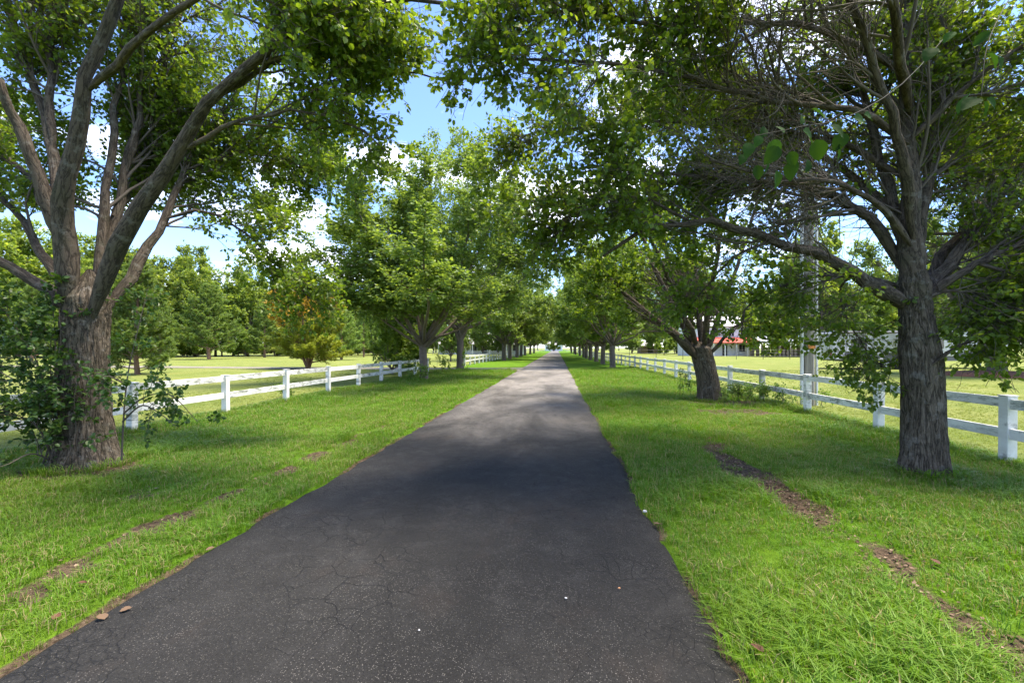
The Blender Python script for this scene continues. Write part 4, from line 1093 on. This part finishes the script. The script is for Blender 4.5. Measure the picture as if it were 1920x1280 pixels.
place("round_bush", bushS, (M['bark_far'], M['leaf_light']), (-1.5, 216, 0), 1.5, (2.2, 2.2, 2.2), "pale green bush glowing at the far end of the driveway", None, "bush")

wr = np.random.default_rng(99)
WM = (M['bark_far'], M['leaf_wood'])
def wood_row(n, xa, xb, ya, yb, label, group, sc=(0.85, 1.15), kinds=(0, 1, 2), fall=0.0):
    for i in range(n):
        f = (i + wr.uniform(0.1, 0.9)) / n
        p = np.array((xa[0] + (xb[0] - xa[0]) * f, xa[1] + (xb[1] - xa[1]) * f, 0)) + np.array((wr.uniform(-1.5, 1.5), wr.uniform(-ya, yb), 0))
        g = (wA, wB, wC)[kinds[wr.integers(len(kinds))]]
        s = wr.uniform(*sc) * (1 - fall * f)
        place("woodland_tree", g, WM, p, wr.uniform(0, 6.28), (s, s, s * wr.uniform(0.9, 1.1)), label, group)
wood_row(26, (-110, 48), (-30, 100), 2, 3, "tree in the dense wood edge behind the left field", "left wood edge", (0.9, 1.15), (0, 1, 2), 0.25)
wood_row(20, (-100, 66), (-34, 112), 2, 4, "taller tree deeper in the wood behind the left field", "left wood interior", (1.15, 1.4), (0, 1, 1), 0.42)
wood_row(18, (-75, 122), (-12, 150), 3, 6, "distant tree behind the far cross fence on the left", "far left trees", (0.9, 1.2))
wood_row(24, (8, 140), (110, 96), 4, 6, "tree in the wood line beyond the right field", "right wood line", (0.9, 1.25))
wood_row(12, (45, 84), (120, 62), 3, 6, "tree of the wood behind the shed and camper", "wood behind the camper", (0.9, 1.25))
wood_row(16, (-40, 255), (40, 262), 5, 6, "distant tree closing the view behind the end of the driveway", "trees beyond the driveway end", (0.9, 1.2), (0, 2))
wood_row(18, (-108, 44), (-30, 94), 1, 2, "low bushy tree along the front of the left wood", "low trees of the left wood", (0.5, 0.75), (2,))
wood_row(16, (-70, 116), (-10, 140), 2, 3, "low bushy tree behind the far cross fence on the left", "low trees behind the cross fence", (0.45, 0.7), (2,))
wood_row(22, (7, 128), (112, 88), 2, 3, "low bushy tree along the front of the right wood line", "low trees of the right wood line", (0.45, 0.75), (2,))
wood_row(16, (46, 78), (120, 56), 2, 3, "low bushy tree behind the camper", "low trees behind the camper", (0.45, 0.75), (2,))
# underbrush at the foot of the left wood
for i in range(52):
    f = (i + wr.uniform(0, 1)) / 52
    p = np.array((-96 + 66 * f, 51 + 45 * f, 0)) + np.array((wr.uniform(-1, 1), wr.uniform(-4, 6), 0))
    place("underbrush", bushS, WM, p, wr.uniform(0, 6.28), wr.uniform(1.2, 2.4), "dark green undergrowth bush along the left wood edge", "undergrowth of the left wood", "bush")

# ------------------------------------------------------------------ sprouts, vine and weeds
def sprout(name, label, cat, base, stems, n1, n2, per, lsize, seed, mat='ivy', lens=(0.25, 0.7), r0=0.012, droop=0.25, up=0.0, group=None, kp=None):
    rng = np.random.default_rng(seed)
    base = np.asarray(base, float)
    root = thing(name, label, cat, base, 0, group)
    P, R = zip(*[resample(s, r0, 0.003, 12) for s in stems])
    P, R = np.array(P), np.array(R)
    A, AR = spawn(rng, P, R, n1, 0.15, 1, lens[0], lens[1], 35, 80, 6, up, 0.15, 0.012, None, 0, kp)
    B, BR = spawn(rng, A, AR, n2, 0.15, 1, 0.08, 0.3, 30, 70, 4, up, 0.2, 0.012, None, 0, kp)
    part("stem", join_tubes("stem", [(P, R, 6), (A, np.maximum(AR, 0.002), 4), (B, np.maximum(BR, 0.0012), 3)], rng, base), M['twig'], root)
    pos, d = leaves_on(rng, np.concatenate((B, A[:, 2:])), per, 0.1, droop, 0.9, 0.02)
    part("foliage", leaf_mesh("foliage", rng, pos, d, lsize * rng.uniform(0.6, 1.2, len(pos)), base, True, 0.6), M[mat], root, kind="stuff")
    return root
kz = lambda q: q[..., 2] > 0.12
sprout("sapling", "leafy sapling clump spilling left of the nearest left trunk", "sapling", PX(100, 862, 6.0) * np.array((1, 1, 0)),
       [[PX(100, 866, 6.0), PX(95, 780, 5.9), PX(70, 680, 5.8), PX(20, 600, 5.7), PX(-30, 540, 5.6)], [PX(106, 866, 6.05), PX(108, 740, 5.9), PX(103, 640, 5.9), PX(98, 540, 5.9)],
        [PX(98, 860, 5.9), PX(70, 800, 5.7), PX(10, 770, 5.5), PX(-50, 760, 5.4)], [PX(100, 866, 6.0), PX(60, 740, 6.2), PX(-10, 690, 6.3), PX(-60, 640, 6.4)], [PX(102, 866, 5.9), PX(60, 850, 5.6), PX(15, 870, 5.3), PX(-20, 880, 5.2)]],
       140, 640, 7, 0.062, 51, kp=kz)
sprout("sapling", "slender sapling with a leafy spray right of the nearest left trunk", "sapling", PX(228, 858, 5.8) * np.array((1, 1, 0)),
       [[PX(228, 862, 5.8), PX(232, 780, 5.8), PX(240, 700, 5.85), PX(258, 620, 5.9), PX(278, 540, 6.0)], [PX(232, 775, 5.8), PX(270, 745, 5.7), PX(320, 740, 5.65), PX(370, 790, 5.6)],
        [PX(230, 790, 5.8), PX(265, 760, 5.6), PX(300, 775, 5.4), PX(330, 800, 5.4)], [PX(236, 720, 5.8), PX(200, 705, 5.6), PX(170, 720, 5.5)]],
       46, 130, 6, 0.060, 52, lens=(0.15, 0.5), kp=kz)
# vine on the left trunk
vr = np.random.default_rng(53)
vine = thing("climbing_vine", "green leafy vine climbing the nearest left trunk", "vine", L1B)
VP, VR = [], []
for (a0, z0, z1, tw) in ((4.2, 0.0, 2.1, 0.3), (4.7, 0.0, 1.7, -0.4), (5.1, 0.1, 1.5, 0.3), (3.8, 0.0, 1.9, 0.2)):
    z = np.linspace(z0, z1, 12); a = a0 + tw * (z - z0) + 0.1 * np.sin(z * 6 + a0)
    r = 0.33 + 0.1 * np.exp(-z / 0.25)
    VP.append(np.stack((L1B[0] + r * np.cos(a), L1B[1] + r * np.sin(a), z), 1)); VR.append(np.linspace(0.008, 0.003, 12))
VP, VR = np.array(VP), np.array(VR)
A, AR = spawn(vr, VP, VR, 60, 0.1, 1, 0.12, 0.4, 40, 85, 5, 0.0, 0.15, 0.012, L1B + np.array((0, 0, 1.1)), 0.5)
part("stem", join_tubes("stem", [(VP, VR, 5), (A, np.maximum(AR, .0015), 3)], vr, L1B), M['twig'], vine)
pos, d = leaves_on(vr, A, 7, 0.1, 0.4, 0.9, 0.02)
mid_ = (np.abs(pos[:, 2] - 1.05) < 0.45) | (vr.random(len(pos)) < 0.4)
part("foliage", leaf_mesh("foliage", vr, pos[mid_], d[mid_], 0.06 * vr.uniform(0.6, 1.2, mid_.sum()), L1B, True, 0.6), M['ivy'], vine, kind="stuff")

def weed(px, py, d, h, n, seed, label, group=None, mat='weed', ls=0.05, w=0.25, n1=26, n2=40):
    r = np.random.default_rng(seed)
    bs = gnd(px, py, d)
    st = []
    for k in range(n):
        o = np.array((r.normal() * w, r.normal() * w * 0.6, 0)); tip = np.array((r.normal() * 0.1, r.normal() * 0.1, h * r.uniform(0.6, 1.1)))
        st.append([bs + o, bs + o + tip * 0.4, bs + o + tip * 0.75 + r.normal(size=3) * 0.04, bs + o + tip + r.normal(size=3) * 0.06])
    return sprout("weed_clump", label, "weeds", bs, st, n1, n2, 5, ls, seed, mat, (0.1, 0.3), 0.006, 0.15, 0.05, group)
weed(1285, 742, 14.6, 0.85, 3, 61, "tall thin weeds left of the leaning tree's trunk")
weed(1372, 748, 13.4, 0.55, 9, 62, "leafy weeds right at the foot of the leaning tree", w=0.3, n1=60, n2=90)
weed(1405, 750, 13.2, 0.5, 8, 63, "yellow-green weeds between the leaning tree and the next fence post", w=0.3, n1=60, n2=90)
weed(1445, 752, 12.9, 0.5, 8, 64, "weeds growing around the fence post left of the utility pole", w=0.3, n1=60, n2=80)
weed(1490, 760, 12.2, 0.45, 7, 65, "low weeds at the foot of the utility pole", w=0.35, n1=50, n2=70)
weed(790, 712, 21.6, 0.7, 6, 66, "weeds by the second left tree's trunk", w=0.35, n1=40, n2=60, ls=0.07)
weed(765, 702, 24.5, 0.9, 8, 67, "taller weeds along the fence left of the second left tree", w=0.5, n1=60, n2=90, ls=0.07)
weed(835, 698, 28.5, 1.2, 6, 68, "scrubby weeds between the second and third left trees", w=0.6, n1=60, n2=90, ls=0.08)
weed(528, 750, 14.0, 0.35, 4, 69, "small weeds at the foot of a left fence post", w=0.15, ls=0.06)

# ------------------------------------------------------------------ grass blades (too many to count)
def tuft_mesh(seed, nb, h, w, spread, lean):
    r = np.random.default_rng(seed)
    V, Q, T3 = [], [], []
    for k in range(nb):
        a = r.uniform(0, 6.28); rad = spread * math.sqrt(r.random())
        p = np.array((math.cos(a) * rad, math.sin(a) * rad, -0.01))
        hh = h * r.uniform(0.45, 1.15); la = a + r.normal() * 0.9; ln = lean * r.uniform(0.3, 1.5)
        dv = np.array((math.cos(la), math.sin(la), 0)); sd = np.array((-dv[1], dv[0], 0)) * w * r.uniform(0.7, 1.3)
        o = len(V)
        m1 = p + dv * hh * ln * 0.25 + np.array((0, 0, hh * 0.55)); tp_ = p + dv * hh * ln + np.array((0, 0, hh * (1 - 0.35 * ln)))
        V += [p - sd, p + sd, m1 + sd * 0.8, m1 - sd * 0.8, tp_]
        Q.append((o, o + 1, o + 2, o + 3)); T3.append((o + 3, o + 2, o + 4))
    return mesh_np("grass_tuft", V, [np.array(Q), np.array(T3)])

m, t = nt('grass_blade'); b = NB(t)
g = b.n("NewGeometry"); co_i = b.n("ObjectInfo").outputs
pco = g.outputs['Position']
n = b.noise(pco, 1.6, 4, 0.6); nb_ = b.noise(pco, 0.4, 3, 0.6)
c = b.mix(b.ramp(n, 0.35, 0.65), (0.055, 0.162, 0.006), (0.105, 0.235, 0.010))
c = b.mix(b.math('MULTIPLY', b.ramp(nb_, 0.46, 0.66), 0.5), c, (0.145, 0.215, 0.022))
c = b.mix(b.math('MULTIPLY', b.ramp(b.noise(pco, 2.6, 5, 0.7), 0.56, 0.74), 0.35), c, (0.175, 0.190, 0.045))
c = b.mix(b.math('MULTIPLY', g.outputs['Random Per Island'], 0.55), c, (0.140, 0.225, 0.032))
c = b.mix(b.ramp(g.outputs['Random Per Island'], 0.90, 0.93), c, (0.30, 0.25, 0.12))
sp_ = b.n("SeparateXYZ", {0: pco})
fieldm = b.math('MAXIMUM', b.math('GREATER_THAN', sp_.outputs[0], FR + 0.15), b.math('LESS_THAN', sp_.outputs[0], FL - 0.15))
c = b.mix(b.math('MULTIPLY', fieldm, 0.75), c, (0.225, 0.25, 0.068))
tr = b.mix(1.0, c, (1.5, 1.5, 0.7), 'MULTIPLY')
b.out(b.n("MixShader", {0: 0.38, 1: b.pbr(c, 0.5, 0.3), 2: b.n("BsdfTranslucent", {'Color': tr}).outputs[0]}).outputs[0])
M['grass'] = m
TUFTS = []
for k, (nb, h, w, s, l) in enumerate(((16, 0.075, 0.0023, 0.05, 0.55), (14, 0.105, 0.0026, 0.05, 0.7), (18, 0.055, 0.0022, 0.06, 0.5), (10, 0.135, 0.0026, 0.04, 0.85))):
    me = tuft_mesh(400 + k, nb, h, w, s, l); me.materials.append(m)
    TUFTS.append(bpy.data.objects.new("grass_tuft_shape", me))

def scatter_points(seed):
    r = np.random.default_rng(seed)
    X, Y, S = [], [], []
    for (y0, y1, xa, xb, dens, sc) in ((1.2, 4.2, -9, 9, 620, 1.0), (4.2, 7.5, -13, 13, 430, 1.08), (7.5, 12, -14, 13, 230, 1.3), (12, 19, -13, 15, 110, 1.6), (19, 34, -16, 18, 38, 2.1)):
        n = int((y1 - y0) * (xb - xa) * dens)
        X.append(r.uniform(xa, xb, n)); Y.append(r.uniform(y0, y1, n)); S.append(np.full(n, sc))
    X, Y, S = np.concatenate(X), np.concatenate(Y), np.concatenate(S)
    c, s = math.cos(YAW), math.sin(YAW)
    dep = Y * c - X * s; xc = X * c + Y * s
    k = (np.abs(xc) < dep * 1.2 + 0.4) & (dep > 1.2)
    X, Y, S = X[k], Y[k], S[k]
    l, rg = road_edges(Y)
    ins = (X > l + 0.01) & (X < rg - 0.01)
    bare = bare_at(X, Y); fld = field_at(X, Y)
    cy_, hw_ = side_path(X)
    onp = (np.abs(Y - cy_) < hw_) & (X < 0)
    tr = (np.hypot(X - L1B[0], Y - L1B[1]) < 0.38) | (np.hypot(X - R1B[0], Y - R1B[1]) < 0.25) | (np.hypot(X - R2B[0], Y - R2B[1]) < 0.35)
    dens = (1 - np.clip(bare * 1.0, 0, 0.90)) * (0.55 + 0.6 * fbm(X * 1.1, Y * 1.1, 15, 3)) * (1 - 0.45 * fld)
    dens = np.where(np.minimum(np.abs(X - l), np.abs(X - rg)) < 0.10, np.maximum(dens, 0.55), dens)
    k = (~ins) & (~onp) & (~tr) & (r.random(len(X)) < dens)
    X, Y, S, fld, bare = X[k], Y[k], S[k], fld[k], bare[k]
    hvar = fbm(X * 0.8 + 3, Y * 0.8, 19, 3)
    S = S * (0.55 + 0.85 * hvar) * (1 - 0.55 * fld) * (1 - 0.4 * bare) * r.uniform(0.75, 1.25, len(X))
    return np.stack((X, Y, ground_z(X, Y)), 1), S, r.uniform(0, 6.28, len(X)), np.clip((hvar * 5 + r.normal(size=len(X)) * 0.9 - 0.6), 0, 3.49).astype(int)
gp_, gs_, gr_, gk_ = scatter_points(9)
# fringe of longer grass along fences and trunks
r = np.random.default_rng(10)
fx_, fy_ = [], []
for X0 in (FL, FR):
    n = 4200
    fx_.append(X0 + r.normal(size=n) * 0.11); fy_.append(2 + 36 * r.random(n) ** 1.4)
for (bx_, rad, n) in ((R1B, 0.27, 320), (L1B, 0.48, 160), (R2B, 0.42, 200), (L2B, 0.45, 200)):
    a = r.uniform(0, 6.28, n); q = rad + np.abs(r.normal(size=n)) * 0.07
    fx_.append(bx_[0] + q * np.cos(a)); fy_.append(bx_[1] + q * np.sin(a))
fx_, fy_ = np.concatenate(fx_), np.concatenate(fy_)
cy_, hw_ = side_path(fx_)
k = ~((np.abs(fy_ - cy_) < hw_ + 0.3) & (fx_ < 0)); fx_, fy_ = fx_[k], fy_[k]
gp_ = np.concatenate((gp_, np.stack((fx_, fy_, ground_z(fx_, fy_)), 1)))
gs_ = np.concatenate((gs_, r.uniform(0.9, 1.9, len(fx_)))); gr_ = np.concatenate((gr_, r.uniform(0, 6.28, len(fx_)))); gk_ = np.concatenate((gk_, r.integers(1, 4, len(fx_))))

def instancer(name, pts, scl, rot, kind, shapes, label):
    me = bpy.data.meshes.new(name)
    me.vertices.add(len(pts)); me.vertices.foreach_set("co", pts.astype(np.float32).ravel())
    me.attributes.new("scl", 'FLOAT', 'POINT').data.foreach_set("value", scl.astype(np.float32))
    rv_ = np.zeros((len(pts), 3), np.float32); rv_[:, 2] = rot
    me.attributes.new("rot", 'FLOAT_VECTOR', 'POINT').data.foreach_set("vector", rv_.ravel())
    me.attributes.new("pick", 'INT', 'POINT').data.foreach_set("value", kind.astype(np.int32))
    o = bpy.data.objects.new(name, me); COL.objects.link(o)
    ng = bpy.data.node_groups.new(name, 'GeometryNodeTree')
    ng.interface.new_socket("Geometry", in_out='INPUT', socket_type='NodeSocketGeometry')
    ng.interface.new_socket("Geometry", in_out='OUTPUT', socket_type='NodeSocketGeometry')
    gi, go = ng.nodes.new("NodeGroupInput"), ng.nodes.new("NodeGroupOutput")
    jn = ng.nodes.new("GeometryNodeGeometryToInstance")
    for s in reversed(shapes):
        q = ng.nodes.new("GeometryNodeObjectInfo"); q.inputs['Object'].default_value = s
        ng.links.new(q.outputs['Geometry'], jn.inputs[0])
    ip = ng.nodes.new("GeometryNodeInstanceOnPoints")
    def attr(nm, dt):
        a = ng.nodes.new("GeometryNodeInputNamedAttribute"); a.data_type = dt; a.inputs['Name'].default_value = nm
        return a.outputs['Attribute']
    ip.inputs['Pick Instance'].default_value = True
    ng.links.new(gi.outputs[0], ip.inputs['Points'])
    ng.links.new(jn.outputs[0], ip.inputs['Instance'])
    ng.links.new(attr("pick", 'INT'), ip.inputs['Instance Index'])
    ng.links.new(attr("rot", 'FLOAT_VECTOR'), ip.inputs['Rotation'])
    ng.links.new(attr("scl", 'FLOAT'), ip.inputs['Scale'])
    ng.links.new(ip.outputs[0], go.inputs[0])
    o.modifiers.new("scatter", 'NODES').node_group = ng
    tag(o, label, "grass", None, "stuff")
    return o
instancer("grass", gp_, gs_, gr_, gk_, TUFTS, "bright green grass covering the verges on both sides of the driveway")

# ------------------------------------------------------------------ litter on bare soil, fallen leaves, pebbles
M['litter'] = leaf_mat('dead_leaf', (0.060, 0.034, 0.021), (0.135, 0.084, 0.052), (0.30, 0.22, 0.15), 0.1, (1.1, 1.0, 0.8), 0.7, 0.2)
r = np.random.default_rng(12)
X = np.concatenate((r.uniform(1.6, 3.4, 30000), r.uniform(-8, -2.8, 22000), r.uniform(3, 6, 4000))); Y = np.concatenate((r.uniform(1.6, 10, 30000), r.uniform(1.8, 9, 22000), r.uniform(10, 15, 4000)))
bq = bare_at(X, Y)
k = (r.random(len(X)) < bq * 0.42)
X, Y = X[k], Y[k]
pos = np.stack((X, Y, ground_z(X, Y) + r.uniform(0.006, 0.02, len(X))), 1)
d = unit(np.stack((r.normal(size=len(X)), r.normal(size=len(X)), r.normal(size=len(X)) * 0.18), 1))
lt = part("leaf_litter", leaf_mesh("leaf_litter", r, pos, d, r.uniform(0.009, 0.036, len(X)), (0, 0, 0), True, 0.3), M['litter'], None, kind="stuff")
tag(lt, "brown dead leaves and bark chips lying on the bare soil strips", "leaf litter")

M['dead_red'] = plain('red_dead_leaf', (0.085, 0.036, 0.022), 0.8, 0.3, 30)
M['dead_tan'] = plain('tan_dead_leaf', (0.12, 0.075, 0.045), 0.8, 0.3, 30)
def fallen(px, py, mat, rz, sz, label):
    d_ = FOC * CAM_H / (py - 652)
    p = PX(px, py, d_)
    l_, r_ = road_edges(np.array([p[1]]))
    eg = min(p[0] - l_[0], r_[0] - p[0])
    p[2] = 0.018 + 0.030 * min(max(eg, 0) / 1.2, 1) ** 0.7 if eg > 0 else float(ground_z(np.array([p[0]]), np.array([p[1]]))[0]) + 0.04
    o = part("fallen_leaf", DEAD[mat], None, None, p); o.rotation_euler = (0.12, 0.1, rz); o.scale = (sz, sz, sz)
    tag(o, label, "leaf", "fallen leaves near the driveway")
DROOP = -0.02
DEAD = {}
for k in ('dead_red', 'dead_tan'):
    me = big_leaf_mesh(); me.materials.append(M[k]); DEAD[k] = me
fallen(196, 1168, 'dead_tan', 1.2, 0.07, "tan fallen leaf on the left driveway edge, nearer of two")
fallen(224, 1153, 'dead_tan', -1.0, 0.06, "tan fallen leaf on the left driveway edge, farther of two")
fallen(100, 1176, 'dead_red', 0.4, 0.055, "dark red fallen leaf in the grass at the lower left")
fallen(163, 1104, 'dead_red', 2.0, 0.06, "reddish fallen leaf in the grass left of the driveway edge")
fallen(386, 1036, 'dead_tan', -0.7, 0.06, "pale curled leaf lying where the left grass meets the asphalt")
fallen(1433, 1240, 'dead_red', 0.7, 0.07, "brown fallen leaf in the grass at the bottom right of the driveway")
fallen(1240, 990, 'dead_tan', 1.7, 0.07, "tan fallen leaf on the right driveway edge")
fallen(1762, 1070, 'dead_red', 0.2, 0.07, "reddish-brown leaf in the grass beside the right bare strip")
fallen(1715, 1075, 'dead_tan', 2.2, 0.06, "tan leaf lying on the right bare soil strip")
def pebble(px, py, s, col, label, seed):
    d_ = FOC * CAM_H / (py - 652); p = PX(px, py, d_); p[2] = 0.046
    import bmesh
    bm = bmesh.new(); bmesh.ops.create_icosphere(bm, subdivisions=2, radius=1)
    rg_ = np.random.default_rng(seed)
    for v in bm.verts:
        v.co *= 1 + 0.25 * rg_.normal() * 0.5
        v.co.z *= 0.6
    me = bpy.data.meshes.new("pebble"); bm.to_mesh(me); bm.free()
    o = part("pebble", me, M[col], None, p); o.scale = (s, s * 0.8, s)
    tag(o, label, "pebble", "pebbles on the driveway")
M['peb_w'] = plain('pale_stone', (0.55, 0.53, 0.5), 0.7, 0.2, 30)
M['peb_o'] = plain('orange_stone', (0.55, 0.26, 0.12), 0.7, 0.2, 30)
pebble(1061, 1134, 0.008, 'peb_w', "white pebble on the asphalt right of centre", 1)
pebble(1161, 1115, 0.008, 'peb_o', "orange pebble on the asphalt toward the right edge", 2)
pebble(786, 1196, 0.006, 'peb_w', "white pebble on the asphalt left of centre", 3)
pebble(1209, 967, 0.020, 'peb_w', "pale stone at the right edge of the driveway", 4)
